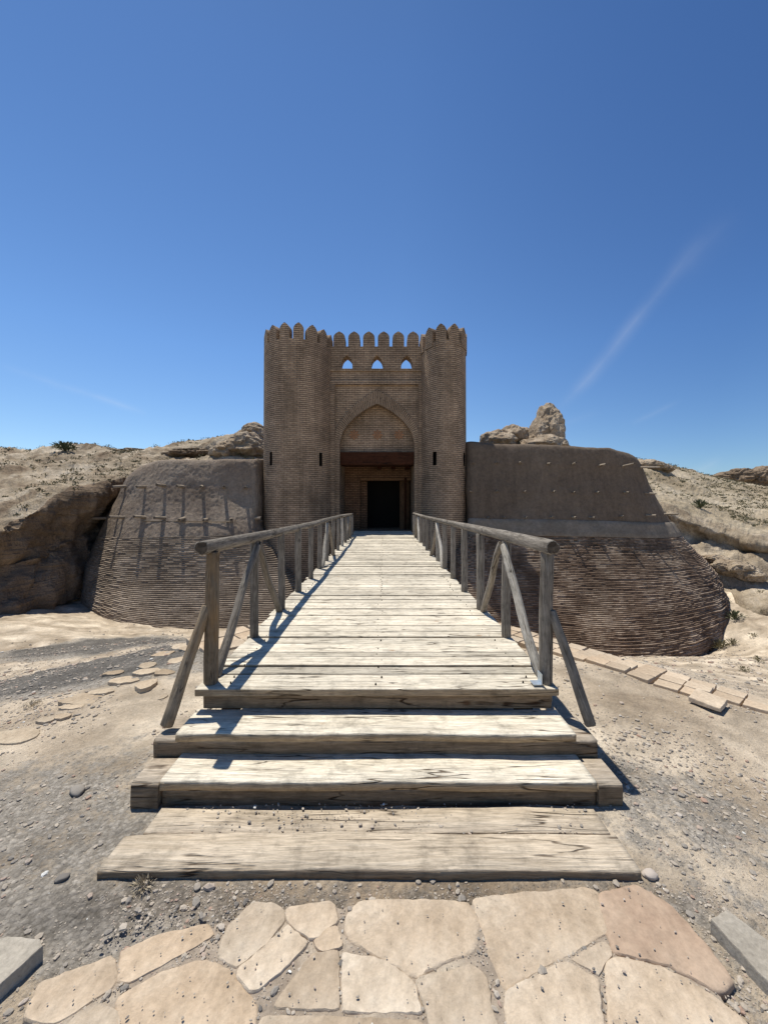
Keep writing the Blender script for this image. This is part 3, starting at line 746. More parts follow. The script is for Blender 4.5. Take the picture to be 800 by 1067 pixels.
def tower(cx, cy, rx, ry, ztop, slits, nm, label, wide=2):
    nA = 120; angs = np.linspace(-math.pi, math.pi, nA+1)          # angle 0 faces the bridge
    zs = list(np.linspace(-3.2, 3.3, 14))+[3.36, 3.94]+list(np.linspace(4.3, ztop, 12))
    zs = sorted(zs); vs = []; fs = []; uvl = []
    per = 2*math.pi*math.sqrt((rx*rx+ry*ry)/2)
    def pt(a, z, k=1.0):
        bt = 1+.035*(1-(z+3)/12)                                    # slight batter
        return (cx+rx*bt*k*math.sin(a), cy-ry*bt*k*math.cos(a), z)
    for z in zs:
        for a in angs: vs.append(pt(a, z))
    W = nA+1
    holes = set()
    i_s = zs.index(3.36)
    for s in slits:
        k = int(round((s+math.pi)/(2*math.pi)*nA)); holes.update((i_s, k+j) for j in range(wide))
    for i in range(len(zs)-1):
        for k in range(nA):
            if (i, k) in holes: continue
            fs.append((i*W+k, i*W+k+1, (i+1)*W+k+1, (i+1)*W+k))
            for (ii, kk) in ((i, k), (i, k+1), (i+1, k+1), (i+1, k)): uvl.append((kk/nA*per, zs[ii]))
    nface = len(fs)
    for (i, k) in holes:                                            # recess of the arrow slit
        q = [(i, k), (i, k+1), (i+1, k+1), (i+1, k)]; b = len(vs)
        
        for ii, kk in q: vs.append(pt(angs[kk], zs[ii], .6))
        idx = [ii*W+kk for ii, kk in q]
        for e in range(4):
            f = (e+1) % 4; fs.append((idx[e], idx[f], b+f, b+e)); uvl += [(0, 0), (.1, 0), (.1, .1), (0, .1)]
        fs.append((b, b+1, b+2, b+3)); uvl += [(0, 0), (.1, 0), (.1, .1), (0, .1)]
    b = len(vs); zt = zs[-1]                                         # rim and sunken walk
    for k_, z in ((.78, zt), (.78, zt-1.0)):
        for a in angs: vs.append(pt(a, z, k_))
    t0 = (len(zs)-1)*W
    for k in range(nA):
        for p0, p1 in ((t0, b), (b, b+W)):
            fs.append((p0+k, p0+k+1, p1+k+1, p1+k)); uvl += [(k/nA*per, 0), ((k+1)/nA*per, 0), ((k+1)/nA*per, .35), (k/nA*per, .35)]
    fs.append(tuple(b+W+k for k in range(nA))); uvl += [(0, 0)]*nA
    me_ = bpy.data.meshes.new('tower'); me_.from_pydata(vs, [], fs); me_.update()
    uv = me_.uv_layers.new(name='UVMap')
    for i, u in enumerate(uvl): uv.data[i].uv = u
    o = link('tower', me_, M['brick'], gate); tag(o, label); me_.materials.append(M['void'])
    for fi in range(nface, nface+5*len(holes)): me_.polygons[fi].material_index = 1  # slit recesses coloured near-black as painted shade
    for k in range(nm):
        a = (k+.5)/nm*2*math.pi-math.pi
        x, y, _ = pt(a, 8, .89)
        # tangent direction of the merlon
        tang = math.atan2(ry*math.sin(a), rx*math.cos(a))
        merlon(o, x, y, ztop-.08, .44, .78, .30, tang, random.uniform(-.02, .02))
        cm = col.objects[-1] if False else None
    # dark stepped heads above the slits
    return o
tower(-3.86, 17.55, 1.53, 1.55, 8.62, [R(-38), R(44)], 16, 'wider left tower')
tower(2.66, 17.45, 1.0, 1.45, 8.58, [R(-36), R(44)], 12, 'slimmer right tower', 3)

# ------------------------------------------------------------------ bridge
bridge = empty('wooden_bridge', (-.045, 2.67, .3)); tag(bridge, 'long weathered plank footbridge with log railings leading to the gate', 'footbridge')
def deckz(y): return .45+(y-2.67)*.0065
mb = MB(); y = 2.62; i = 0
while y < 16.95:
    w = random.choice((.085, .10, .115, .13, .15, .17, .20)) if i else .235
    g = random.uniform(.004, .014); z = deckz(y)+random.uniform(-.006, .006)
    xa, xb = -1.285+random.uniform(-.03, .02), 1.19+random.uniform(-.02, .03)
    if i == 0: xa, xb = -1.29, 1.195
    Mx = Matrix.Translation((0, y+w/2, z)) @ Matrix.Rotation(random.uniform(-.004, .004), 4, 'Z') @ Matrix.Rotation(random.uniform(-.012, .012), 4, 'X')
    mb.box(xa, xb, -w/2+g/2, w/2-g/2, -.05, 0, M=Mx, bev=.007); y += w; i += 1
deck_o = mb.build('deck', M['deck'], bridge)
nl = MB(); yy_ = 2.70
while yy_ < 14:
    for xn_ in (-1.10, -.04, 1.0):
        x_ = xn_+random.uniform(-.035, .035); y_ = yy_+random.uniform(-.02, .02); z_ = deckz(y_)
        nl.add([(x_+.004*math.cos(t*math.pi/3), y_+.004*math.sin(t*math.pi/3), z_+.0075) for t in range(6)]+[(x_+.007*math.cos(t*math.pi/3), y_+.007*math.sin(t*math.pi/3), z_-.006) for t in range(6)],
               [tuple(range(6))]+[(t, 6+t, 6+(t+1) % 6, (t+1) % 6) for t in range(6)])
    yy_ += random.uniform(.09, .22)
nl.build('nail_heads', M['void'], bridge)['kind'] = 'stuff'
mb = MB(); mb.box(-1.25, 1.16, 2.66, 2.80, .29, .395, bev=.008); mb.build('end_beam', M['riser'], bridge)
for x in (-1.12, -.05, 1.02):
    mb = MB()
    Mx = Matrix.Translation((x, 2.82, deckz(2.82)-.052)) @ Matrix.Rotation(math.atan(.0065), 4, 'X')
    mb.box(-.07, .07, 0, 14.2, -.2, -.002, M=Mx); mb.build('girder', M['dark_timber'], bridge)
for yy in (6.6, 9.4, 12.2, 14.8):
    for x in (-1.0, .9):
        zg = float(ground_h(x, yy)[0]); log_mesh((x, yy, zg-.2), (x, yy, deckz(yy)-.24), .11, .10, 12, 6, .01, yy, 'pile', M['log'], bridge)
py_ = [2.72, 3.64, 4.56, 5.48, 6.42, 7.36, 8.3, 9.24, 10.18, 11.12, 12.06, 13.0, 13.94, 14.8]
def railz(y): return 1.395+(y-2.7)*(-.0048)
for sgn, X, rl in ((-1, -1.215, 0), (1, 1.145, 1)):
    for i, y in enumerate(py_):
        r = .047 if i == 0 else random.uniform(.038, .045)
        m = M['log_warm'] if (sgn < 0 and i == 0) else (M['log_light'] if random.random() < .12 else M['log'])
        xx = X+(0 if i == 0 else random.uniform(-.012, .012))
        top = (xx+random.uniform(-.008, .008), y+random.uniform(-.01, .01), railz(y)-.035)
        zbse = deckz(y)-.13 if i == 0 else deckz(y)-.01
        o = log_mesh((xx, y, zbse), top, r, r*.96, 14, 8, .004, i*3+rl, 'post', m, bridge)
        if sgn < 0 and i == 0: o['label'] = 'ochre stained end post'
    for t in (1, 6, 11):                                             # braces meeting at a post top
        for k, dy in ((t-1, .09), (t+1, -.09)):
            pale = (sgn > 0 and k == t-1) or (sgn < 0 and t == 6 and k == t-1)
            log_mesh((X-sgn*.01, py_[k]+dy, deckz(py_[k])+.0), (X-sgn*.012, py_[t]-dy*.4, railz(py_[t])-.07), .036, .031, 12, 8, .014, k+t+rl*5, 'brace', M['log_light'] if pale else M['log'], bridge)
    cuts = [2.60, 7.1, 11.0, 15.0] if sgn < 0 else [2.62, 7.4, 11.3, 15.0]
    for j in range(3):
        a, b = cuts[j], cuts[j+1]; r = .049-.004*j
        dx = .0
        log_mesh((X+.002, a-(.0 if j == 0 else .1), railz(a)+.01), (X-.002, b, railz(b)+.01+.008*j), r, r*.82, 16, 30, .014 if sgn < 0 else .006, j*2+rl*3+1, 'handrail', M['log'], bridge)
# raking outer braces at the first posts
log_mesh((-1.40, 2.50, .275), (-1.245, 2.70, .985), .038, .034, 12, 8, .01, 5, 'outer_brace', M['log_warm'], bridge)
log_mesh((1.335, 2.50, .275), (1.175, 2.70, .95), .035, .03, 12, 8, .004, 9, 'outer_brace', M['log'], bridge)
# metal bracket at the right end post
Nm = NT('galvanised'); Nm.b.inputs['Metallic'].default_value = .8; Nm.b.inputs['Roughness'].default_value = .4; M['metal'] = Nm.done((.55, .62, .68))
mb = MB(); mb.box(1.03, 1.085, 2.652, 2.72, .455, .461); mb.box(1.083, 1.09, 2.652, 2.72, .455, .53); mb.build('bracket', M['metal'], bridge)

# ------------------------------------------------------------------ steps
steps = empty('wooden_steps', (-.05, 2.4, 0)); tag(steps, 'heavy timber steps with two broad treads up to the bridge deck', 'steps')
def beam(name, x0, x1, y0, y1, z0, z1, mat, parent, tilt=0, seed=1, amp=.006, label=None, cat=None, taper=0):
    """long timber along x with uneven worn faces and edges"""
    nx = 90; prof = [(0, 0), (.5, 0), (1, 0), (1, .5), (1, .9), (.96, 1), (.5, 1), (.04, 1), (0, .9), (0, .5)]
    X = np.linspace(x0, x1, nx); P = np.zeros((len(prof)+1, nx, 3))
    for j, (a, b) in enumerate(prof+[prof[0]]):
        P[j, :, 0] = X; P[j, :, 1] = y0+(y1-y0)*a; P[j, :, 2] = z0+(z1-z0)*b
    cen = np.array([0, (y0+y1)/2, (z0+z1)/2])
    d = fbm(P*np.array([2.2, 9, 9]), 1, 3, seed)*amp + fbm(P*np.array([9, 30, 30]), 1, 2, seed+3)*amp*.35
    v = P-cen; v[..., 0] = 0; v /= np.linalg.norm(v, axis=2, keepdims=True)+1e-9
    P += v*d[..., None]; P[-1] = P[0]
    P[..., 2] += fbm(np.stack([P[..., 0], P[..., 0]*0+seed, P[..., 0]*0], -1), 1.1, 2, seed+7)*amp*1.4
    if taper:                                                     # ends cut askew
        t = np.clip((X-x0)/(x1-x0), 0, 1); P[..., 0] += (P[..., 1]-y0)*taper*(1-2*t)[None]
    o = grid_obj(name, P, mat, None, False, {'rnd': np.full(P.shape[:2], (seed*.31) % 1)})
    bm = bmesh.new(); bm.from_mesh(o.data); bmesh.ops.remove_doubles(bm, verts=bm.verts, dist=1e-6)
    bmesh.ops.holes_fill(bm, edges=[e for e in bm.edges if e.is_boundary], sides=0)
    bmesh.ops.recalc_face_normals(bm, faces=bm.faces); bm.to_mesh(o.data); bm.free()
    if parent: o.parent = parent; o.matrix_parent_inverse = Matrix.Translation(-parent.location)
    if label: tag(o, label, cat)
    return o
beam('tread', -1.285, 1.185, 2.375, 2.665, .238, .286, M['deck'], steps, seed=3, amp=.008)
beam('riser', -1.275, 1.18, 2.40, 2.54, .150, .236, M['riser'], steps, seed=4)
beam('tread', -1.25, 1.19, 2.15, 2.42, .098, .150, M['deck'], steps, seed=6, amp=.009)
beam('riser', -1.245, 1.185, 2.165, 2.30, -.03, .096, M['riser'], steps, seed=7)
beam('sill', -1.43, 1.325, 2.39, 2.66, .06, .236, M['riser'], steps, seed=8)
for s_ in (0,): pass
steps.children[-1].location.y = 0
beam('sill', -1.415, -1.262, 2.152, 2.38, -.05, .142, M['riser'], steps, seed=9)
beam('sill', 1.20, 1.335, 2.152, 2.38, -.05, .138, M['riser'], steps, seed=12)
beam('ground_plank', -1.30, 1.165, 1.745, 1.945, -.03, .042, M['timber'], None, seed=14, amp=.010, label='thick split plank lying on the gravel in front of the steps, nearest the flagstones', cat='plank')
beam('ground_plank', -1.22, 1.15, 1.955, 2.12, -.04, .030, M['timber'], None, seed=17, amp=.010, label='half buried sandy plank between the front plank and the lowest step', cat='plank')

# ------------------------------------------------------------------ flagstones
def slab(name, pts, z0, z1, mat, label, cat, group=None, jag=.006, seed=0, tilt=(0, 0)):
    """irregular flat stone from a ground polygon; subdivided, chipped edge, low relief"""
    c = np.mean(np.array(pts), 0)
    ring = []
    for i in range(len(pts)):
        a, b = np.array(pts[i]), np.array(pts[(i+1) % len(pts)]); L_ = np.linalg.norm(b-a); m = max(2, int(L_/.018))
        for k in range(m): ring.append(a+(b-a)*k/m)
    ring = np.array(ring)
    if jag > .004:                                                  # soften the corners
        for _ in range(1): ring = .5*ring+.25*(np.roll(ring, 1, 0)+np.roll(ring, -1, 0))
    d = ring-c; ln_ = np.linalg.norm(d, axis=1, keepdims=True)
    P3 = np.c_[ring, np.zeros(len(ring))]
    ring = ring+d/ln_*(.004+fbm(P3, 9, 3, seed)*jag*1.6+fbm(P3, 45, 3, seed+1)*jag*1.6)[:, None]
    m = len(ring); vs = []; fs = []
    fl_ = name == 'flagstone'
    levels = [(1.0, z0), (1.0, z1-.009), (.985, z1-.004), (.955, z1)] if fl_ else [(1.0, z0), (1.0, z1-.008), (.993, z1-.002), (.975, z1)]
    levels += [(.9, z1), (.8, z1), (.65, z1), (.45, z1), (.22, z1)]
    if len(levels) == 10 and not fl_: pass
    for k, z in levels:
        q = c+(ring-c)*k
        zz = np.full(m, z)
        if z > z0: zz += fbm(np.c_[q, np.zeros(m)], 7, 4, seed+2)*(.005 if not fl_ else .0045)+(fbm(np.c_[q, np.zeros(m)], 28, 3, seed+4)*.003 if k > .9 and k < .999 else 0)+(q[:, 0]-c[0])*tilt[0]+(q[:, 1]-c[1])*tilt[1]
        vs += list(zip(q[:, 0]-c[0], q[:, 1]-c[1], zz))
    vs.append((0, 0, z1))
    for l in range(len(levels)-1):
        for k in range(m):
            j = (k+1) % m; fs.append((l*m+k, l*m+j, (l+1)*m+j, (l+1)*m+k))
    b = (len(levels)-1)*m
    for k in range(m): fs.append((b+k, b+(k+1) % m, len(vs)-1))
    me_ = bpy.data.meshes.new(name); me_.from_pydata(vs, [], fs)
    a_ = me_.attributes.new('rnd', 'FLOAT', 'POINT'); a_.data.foreach_set('value', [random.random()]*len(vs))
    bm = bmesh.new(); bm.from_mesh(me_); bmesh.ops.recalc_face_normals(bm, faces=bm.faces); bm.to_mesh(me_); bm.free()
    o = link(name, me_, mat, None, True); o.location = (c[0], c[1], 0)
    me_.set_sharp_from_angle(angle=R(40))
    tag(o, label, cat, group); return o
FLP = []
FL = [
 ([(240, 962), (262, 940), (290, 941), (297, 957), (272, 985), (246, 1006), (228, 990)], 'small tan flagstone with pitted top at the left of the front row', 0),
 ([(300, 945), (345, 938), (353, 957), (326, 978), (300, 958)], 'small pale flagstone touching the gravel in front of the left plank end', 0),
 ([(299, 962), (320, 981), (292, 1010), (264, 1033), (247, 1009), (274, 989)], 'tan flagstone wedged diagonally below the two small left ones', 0),
 ([(362, 955), (376, 938), (400, 936), (485, 938), (497, 960), (491, 988), (465, 998), (430, 1014), (400, 996), (365, 976)], 'large sandy flagstone at the centre of the front row', 0),
 ([(495, 934), (545, 929), (610, 923), (622, 927), (632, 968), (578, 997), (527, 1026), (516, 1000)], 'large pale yellow flagstone right of the centre one', 0),
 ([(626, 930), (665, 922), (700, 945), (735, 985), (762, 1019), (745, 1028), (697, 1003), (641, 990)], 'reddish brown flagstone at the right end of the front row', 1),
 ([(435, 1020), (493, 1003), (507, 1018), (510, 1042), (524, 1085), (449, 1085), (446, 1050)], 'tan flagstone below the gap between the two large front ones', 0),
 ([(528, 1031), (588, 1001), (622, 1017), (629, 1085), (533, 1085)], 'pale streaked flagstone below the large yellow one', 0),
 ([(633, 1000), (650, 996), (700, 1010), (740, 1034), (775, 1060), (790, 1090), (638, 1090)], 'broad pinkish flagstone at the lower right below the reddish one', 0),
 ([(284, 1046), (325, 994), (351, 989), (354, 1048)], 'flat flagstone at the bottom with a straight crack on its right side', 0),
 ([(358, 991), (400, 1000), (430, 1020), (439, 1052), (359, 1050)], 'flat flagstone at the bottom right beside the straight crack', 0),
 ([(326, 978), (350, 962), (357, 985), (332, 989)], 'smallest triangular flagstone between the left pair and the centre stone', 0),
 ([(125, 1035), (170, 1010), (210, 999), (240, 1010), (265, 1045), (260, 1090), (125, 1090)], 'large greyish flagstone at the bottom left', 0),
 ([(124, 1018), (127, 988), (165, 972), (215, 960), (222, 972), (186, 994), (137, 1020)], 'long sunken flagstone half covered by gravel above the bottom left one', 0),
 ([(42, 1022), (118, 994), (121, 1022), (56, 1064), (27, 1055)], 'worn flagstone at the far left beside the grey kerb', 0),
 ([(70, 1064), (100, 1044), (122, 1050), (124, 1090), (60, 1090)], 'small flagstone cut by the bottom edge at the left', 0),
 ([(276, 1055), (438, 1061), (443, 1095), (266, 1095)], 'flagstone strip cut by the bottom edge at the centre', 0),
 ([(594, 997), (630, 978), (637, 990), (624, 1012)], 'narrow pale flagstone splinter beside the reddish one', 0)]
for i, (pp, lab, red) in enumerate(FL):
    w = [gp(x, y, .02) for x, y in pp]; cc_ = np.mean(np.array(w), 0); w = [tuple(cc_+(np.array(q)-cc_)*1.06) for q in w]; FLP.append(w)
    z1 = .014+random.uniform(-.002, .002)
    if i in (12, 13, 14): z1 = .0115
    slab('flagstone', w, -.03, z1, M['flag_red'] if red else M['flag'], lab, 'flagstone', seed=i*3, jag=.005)
# mortar bed between the flags
w = [gp(x, y, 0) for x, y in [(235, 962), (300, 950), (500, 943), (640, 936), (750, 1040), (780, 1100), (20, 1100), (50, 1040), (130, 1000)]]
slab('mortar_bed', w, -.03, .007, stone_mat('sandy_mortar', [(.26, .21, .16), (.38, .31, .24), (.52, .44, .34)], 5, .012, False), None, None, jag=.02, seed=88)
tag(bpy.data.objects['mortar_bed'], kind='structure')

# kerb blocks
def kerb(pts, h, label):
    return slab('kerb_block', pts, -.05, h, M['concrete'], label, 'kerb', jag=.003, seed=5)
kerb([gp(-60, 985, .07), gp(8, 972, .07), gp(41, 975, .07), gp(44, 981, .07), gp(0, 1020, .07), gp(-60, 1080, .07)], .055, 'grey concrete kerb block at the left edge of the paving')
kerb([gp(741, 956, .06), gp(757, 946, .06), gp(800, 978, .06), gp(860, 1028, .06), gp(860, 1072, .06), gp(800, 1018, .06)], .05, 'grey concrete kerb block at the right edge of the paving')

# ------------------------------------------------------------------ clay slab edging of the moat
def gz(x, y): return float(ground_h(x, y)[0])
def tile(x, y, ang, lx, ly, z=None, label=None, group=None, tilt=(0, 0)):
    c, s = math.cos(ang), math.sin(ang)
    pts = [(x+a*lx/2*c-b*ly/2*s, y+a*lx/2*s+b*ly/2*c) for a, b in ((-1, -1), (1, -1), (1, 1), (-1, 1))]
    o = slab('paving_slab', pts, -.012 if tilt[1] == .10 else -.05, .03, M['tile'], label, 'paving slab', group, jag=.0022, seed=random.randint(0, 900), tilt=tilt)
    o.location.z = z if z is not None else max(gz(x, y)+.008, -.012)
    return o
pathR = [(1.35, 5.5), (2.2, 4.40), (2.62, 3.81), (2.95, 3.43), (3.35, 2.9), (3.8, 2.3)]
def along(path, d):
    for i in range(len(path)-1):
        a, b = np.array(path[i]), np.array(path[i+1]); L_ = np.linalg.norm(b-a)
        if d <= L_: return a+(b-a)*d/L_, math.atan2(b[1]-a[1], b[0]-a[0])
        d -= L_
    return None, None
d = .1; k = 0
while True:
    p, a = along(pathR, d)
    if p is None: break
    nrm = np.array([-math.sin(a), math.cos(a)])
    for r_, off in enumerate((-.165, .0, .165)):
        if (k in (13, 14) and r_ == 0) or (k > 16 and r_ == 0) or k == 18: continue
        q = p+nrm*off+np.array([random.uniform(-.008, .008), random.uniform(-.008, .008)])
        tile(q[0], q[1], a+random.uniform(-.03, .03), .180, .138, label='square tan clay slab in the rows edging the ground right of the bridge', group='clay slabs right of the bridge', tilt=(random.uniform(-.02, .02), random.uniform(-.02, .02)))
    d += .20; k += 1
x_, y_ = gp(737, 734, .04)
tile(x_, y_, -.95, .20, .19, gz(x_, y_)+.03, 'loose clay slab lying askew on the sand in front of the right slab row', tilt=(.04, .10))
pathL = [(-1.3, 5.35), (-1.75, 5.0), (-2.25, 4.55)]
d = .1
while True:
    p, a = along(pathL, d)
    if p is None: break
    nrm = np.array([-math.sin(a), math.cos(a)])
    for off in (-.26, 0, .26):
        q = p+nrm*off; tile(q[0], q[1], a+random.uniform(-.08, .08), .225, .225, label='square pale clay slab in the patch just left of the railing', group='clay slabs left of the bridge', tilt=(random.uniform(-.03, .03), random.uniform(-.03, .03)))
    d += .25
# rough stones continuing the edge on the left
def rough_stone(px, py, wpx, hpx, lab, group=None, h=.05, seed=0):
    x, y = gp(px, py, 0); w = wpx/F*y/2; dpt = max(.05, (gp(px, py-hpx/2)[1]-gp(px, py+hpx/2)[1])/2)
    n_ = 7; pts = [(x+w*math.cos(t)*random.uniform(.65, 1.2), y+dpt*math.sin(t)*random.uniform(.65, 1.2)) for t in [2*math.pi*k/n_+.3*random.random() for k in range(n_)]]
    o = slab('edge_stone', pts, -.06, h, M['rough'], lab, 'stone', group, jag=.009, seed=seed, tilt=(random.uniform(-.06, .06), random.uniform(-.06, .06)))
    o.location.z = gz(x, y); return o
for i, (a, b, w, h, lab) in enumerate([
    (22, 768, 56, 26, 'broad orange tan stone at the left edge of the photo'), (49, 752, 30, 8, 'flat stone next to the broad orange one'),
    (75, 738, 34, 10, 'thin flat stone with grey pebbles at its left end'), (88, 730, 60, 16, 'long low pale stone beside the grey gravel'),
    (106, 722, 36, 10, None), (130, 712, 40, 12, None), (154, 718, 24, 14, 'rounded orange stone sitting proud by the raking brace'), (152, 703, 34, 10, None),
    (170, 704, 26, 9, None), (185, 690, 26, 10, None), (155, 695, 22, 8, None), (172, 680, 30, 9, None), (198, 676, 26, 9, None), (190, 666, 30, 8, None), (213, 664, 22, 8, None),
    (170, 729, 10, 6, None), (118, 700, 24, 8, None), (65, 750, 22, 6, None)]):
    rough_stone(a, b, w*.8, h*.8, lab or 'rough tan stone in the line bordering the grey gravel', None if lab else 'rough edging stones left of the bridge', .035 if i == 6 else random.uniform(.006, .018), i)
# pebbles large enough to tell apart
def pebble_thing(px, py, r, lab, mat='pebble', grp=None, rv=None):
    x, y = gp(px, py, .02); bm = bmesh.new(); bmesh.ops.create_icosphere(bm, subdivisions=3, radius=1)
    s = random.random()*50; P = np.array([v.co[:] for v in bm.verts]); dn = fbm(P, 1.3, 3, s)
    for v, d_ in zip(bm.verts, dn): v.co = Vector((v.co.x*r*1.25, v.co.y*r*.9, v.co.z*r*.55))*(1+d_*.35)
    me_ = bpy.data.meshes.new('pebble'); bm.to_mesh(me_); bm.free()
    at2 = me_.attributes.new('rnd', 'FLOAT', 'POINT'); at2.data.foreach_set('value', [rv if rv is not None else random.random()]*len(me_.vertices))
    o = link('pebble', me_, M[mat], None, True); o.location = (x, y, gz(x, y)+r*.3); o.rotation_euler.z = random.random()*6
    tag(o, lab, 'pebble', grp)
pebble_thing(206, 920, .016, 'round blue grey pebble just under the front plank at the left', rv=.3)
pebble_thing(677, 908, .028, 'pale elongated pebble beside the right end of the front plank', rv=.86)
pebble_thing(208, 871, .014, 'small dark lump of rubble lying on the left half of the sandy plank', rv=.45) if False else None
pebble_thing(130, 985, .016, 'reddish pebble on the sunken flagstone at the left', rv=.78)
pebble_thing(81, 820, .04, 'dark oblong stone on the bare ground left of the steps', rv=.2)
pebble_thing(66, 912, .022, 'dark oval pebble in the gravel above the left kerb', rv=.05)
pebble_thing(541, 846, .02, 'small white pebble by the right end of the sandy plank', rv=.95) if False else None

# gravel: thousands of little stones as one thing
ico = bmesh.new(); bmesh.ops.create_icosphere(ico, subdivisions=1, radius=1); iv = np.array([v.co[:] for v in ico.verts]); ifc = np.array([[v.index for v in f.verts] for f in ico.faces]); ico.free()
rng = np.random.default_rng(4)
pts = []
def scatter(n, x0, x1, y0, y1, r0, r1, dens=None):
    x = rng.uniform(x0, x1, n); y = rng.uniform(y0, y1, n); r = r0+(r1-r0)*rng.random(n)**5.5
    keep = rng.random(n) < (dens(x, y) if dens else 1)
    pts.append(np.c_[x, y, r][keep])
def offwood(x, y): return ~((abs(x+.05) < 1.3) & (y > 1.74) & (y < 5.2))
def flagarea(x, y): return (y < 1.62) & (abs(x-.05) < 1.15+.0*x)
def in_flag(x, y):
    r_ = np.zeros(len(x), bool)
    for w in FLP:
        a = np.zeros(len(x), bool); m = len(w)
        for i in range(m):
            (x1, y1), (x2, y2) = w[i], w[(i+1) % m]
            a ^= ((y1 > y) != (y2 > y)) & (x < (x2-x1)*(y-y1)/((y2-y1) if y2 != y1 else 1e-9)+x1)
        r_ |= a
    return r_
def dens_near(x, y):
    P = np.c_[x, y, x*0]; f = np.clip(.55+fbm(P, 1.5, 3, 71)*1.4, .05, 1)
    return f*offwood(x, y)*np.where(in_flag(x, y), .035, 1)
scatter(9000, -1.4, 1.5, 1.1, 1.72, .0025, .007, dens_near)
scatter(22000, -3.2, 3.2, 1.1, 3.4, .003, .016, dens_near)
scatter(900, -3.4, 3.4, 1.1, 4.2, .008, .024, dens_near)
scatter(7000, -9, -1.6, 4, 13, .010, .035, lambda x, y: np.clip(.45+fbm(np.c_[x, y, x*0], .5, 3, 74), 0, 1))
scatter(7000, -7, -2.4, 3.4, 8, .007, .022, lambda x, y: np.clip(.6+fbm(np.c_[x, y, x*0], .8, 3, 72), 0, 1))
scatter(3000, 1.4, 4.2, 2.2, 4.6, .005, .018, dens_near)
scatter(5000, 2.8, 13, 4.5, 14, .014, .045, lambda x, y: np.clip(.5+fbm(np.c_[x, y, x*0], .5, 3, 73), 0, 1))
scatter(700, -1.2, 1.1, 1.95, 2.15, .003, .010, lambda x, y: .6+0*x)
pt_ = np.concatenate(pts); n_ = len(pt_)
zz = ground_h(pt_[:, 0], pt_[:, 1])
fl = in_flag(pt_[:, 0], pt_[:, 1]); zz = np.where(fl, np.maximum(zz, .02), zz); pt_[:, 2] = np.where(fl, np.minimum(pt_[:, 2], .005), pt_[:, 2])
fl = flagarea(pt_[:, 0], pt_[:, 1]) & ~fl; zz = np.where(fl, np.maximum(zz, .008), zz)
zz = np.where((pt_[:, 1] < 2.15) & (pt_[:, 1] > 1.95) & (abs(pt_[:, 0]) < 1.1), np.maximum(zz, .03), zz)
sx = rng.uniform(.8, 1.5, (n_, 1)); sy = rng.uniform(.7, 1.1, (n_, 1)); sz = rng.uniform(.4, .8, (n_, 1)); an = rng.uniform(0, 6.28, n_)
loc = iv[None]*np.stack([sx, sy, sz], -1)*pt_[:, 2][:, None, None]*(1+rng.uniform(-.18, .18, (n_, len(iv), 1)))
X_ = loc[..., 0]*np.cos(an)[:, None]-loc[..., 1]*np.sin(an)[:, None]; Y_ = loc[..., 0]*np.sin(an)[:, None]+loc[..., 1]*np.cos(an)[:, None]
V_ = np.stack([X_+pt_[:, :1], Y_+pt_[:, 1:2], loc[..., 2]+(zz+pt_[:, 2]*.25)[:, None]], -1).reshape(-1, 3)
F_ = (ifc[None]+(np.arange(n_)*len(iv))[:, None, None]).reshape(-1)
me = bpy.data.meshes.new('gravel'); me.vertices.add(len(V_)); me.vertices.foreach_set('co', V_.astype(np.float32).ravel())
me.loops.add(len(F_)); me.loops.foreach_set('vertex_index', F_.astype(np.int32)); me.polygons.add(len(F_)//3); me.polygons.foreach_set('loop_start', np.arange(0, len(F_), 3, dtype=np.int32))
me.update(calc_edges=True)
a = me.attributes.new('rnd', 'FLOAT', 'POINT'); a.data.foreach_set('value', np.repeat(np.clip(rng.normal(.42, .2, n_), 0, 1), len(iv)).astype(np.float32))
gr = link('gravel', me, M['pebble'], None, True); gr.data.polygons.foreach_set('use_smooth', [False]*len(gr.data.polygons)); tag(gr, 'loose grey and tan gravel strewn over the ground', 'gravel', kind='stuff')

# ------------------------------------------------------------------ rock outcrops
def rock(parts, name, label, seed, mat=None, sub=6, strat=.0):
    objs = []
    cx_ = np.mean([p[0] for p in parts], 0); root = None
    bm = bmesh.new()
    rg = 2.2 if 'crumbled' in label or 'ledge' in label else 1.0
    for (c, s) in parts:
        g = bmesh.ops.create_icosphere(bm, subdivisions=sub, radius=1)
        P = np.array([v.co[:] for v in g['verts']])
        Wd = P*np.array(s)+np.array(c)
        d_ = fbm(P, 1.3, 5, seed)*.36+fbm(Wd, 1.4*rg, 5, seed+1, True)*.17*rg**.6+fbm(Wd, 4.5, 4, seed+2, True)*.05*rg**.6
        Wd = np.array(c)+(P*np.array(s))*(1+d_)[:, None]
        for v, w in zip(g['verts'], Wd): v.co = Vector(w)-Vector(parts[0][0])
    me_ = bpy.data.meshes.new(name); bm.to_mesh(me_); bm.free()
    o = link(name, me_, mat or M['rock'], None, True); o.location = parts[0][0]
    tag(o, label, 'rock'); return o
def lump(px, py, Y, wpx, hpx, dpt=1.2): return (at(px, py, Y), (wpx/F*Y, dpt, hpx/F*Y))
rock([lump(569, 456, 25, 14, 20, 1.2), lump(569, 439, 25.2, 8, 15, .8), lump(575, 450, 25, 8, 20, 1.0), lump(561, 456, 24.8, 8, 16, .9)], 'rock_pinnacle', 'tall pointed eroded rock pinnacle behind the right rampart', 101)
rock([lump(535, 457, 26, 13, 13, 1.3)], 'boulder', 'rounded brown boulder just left of the tall pinnacle', 103)
rock([lump(518, 461, 25, 16, 11, 1.4)], 'boulder', 'pale low boulder nearest the right tower', 107)
rock([lump(565, 468, 24, 22, 11, 1.4)], 'boulder', 'pale flat boulder at the foot of the tall pinnacle', 109)
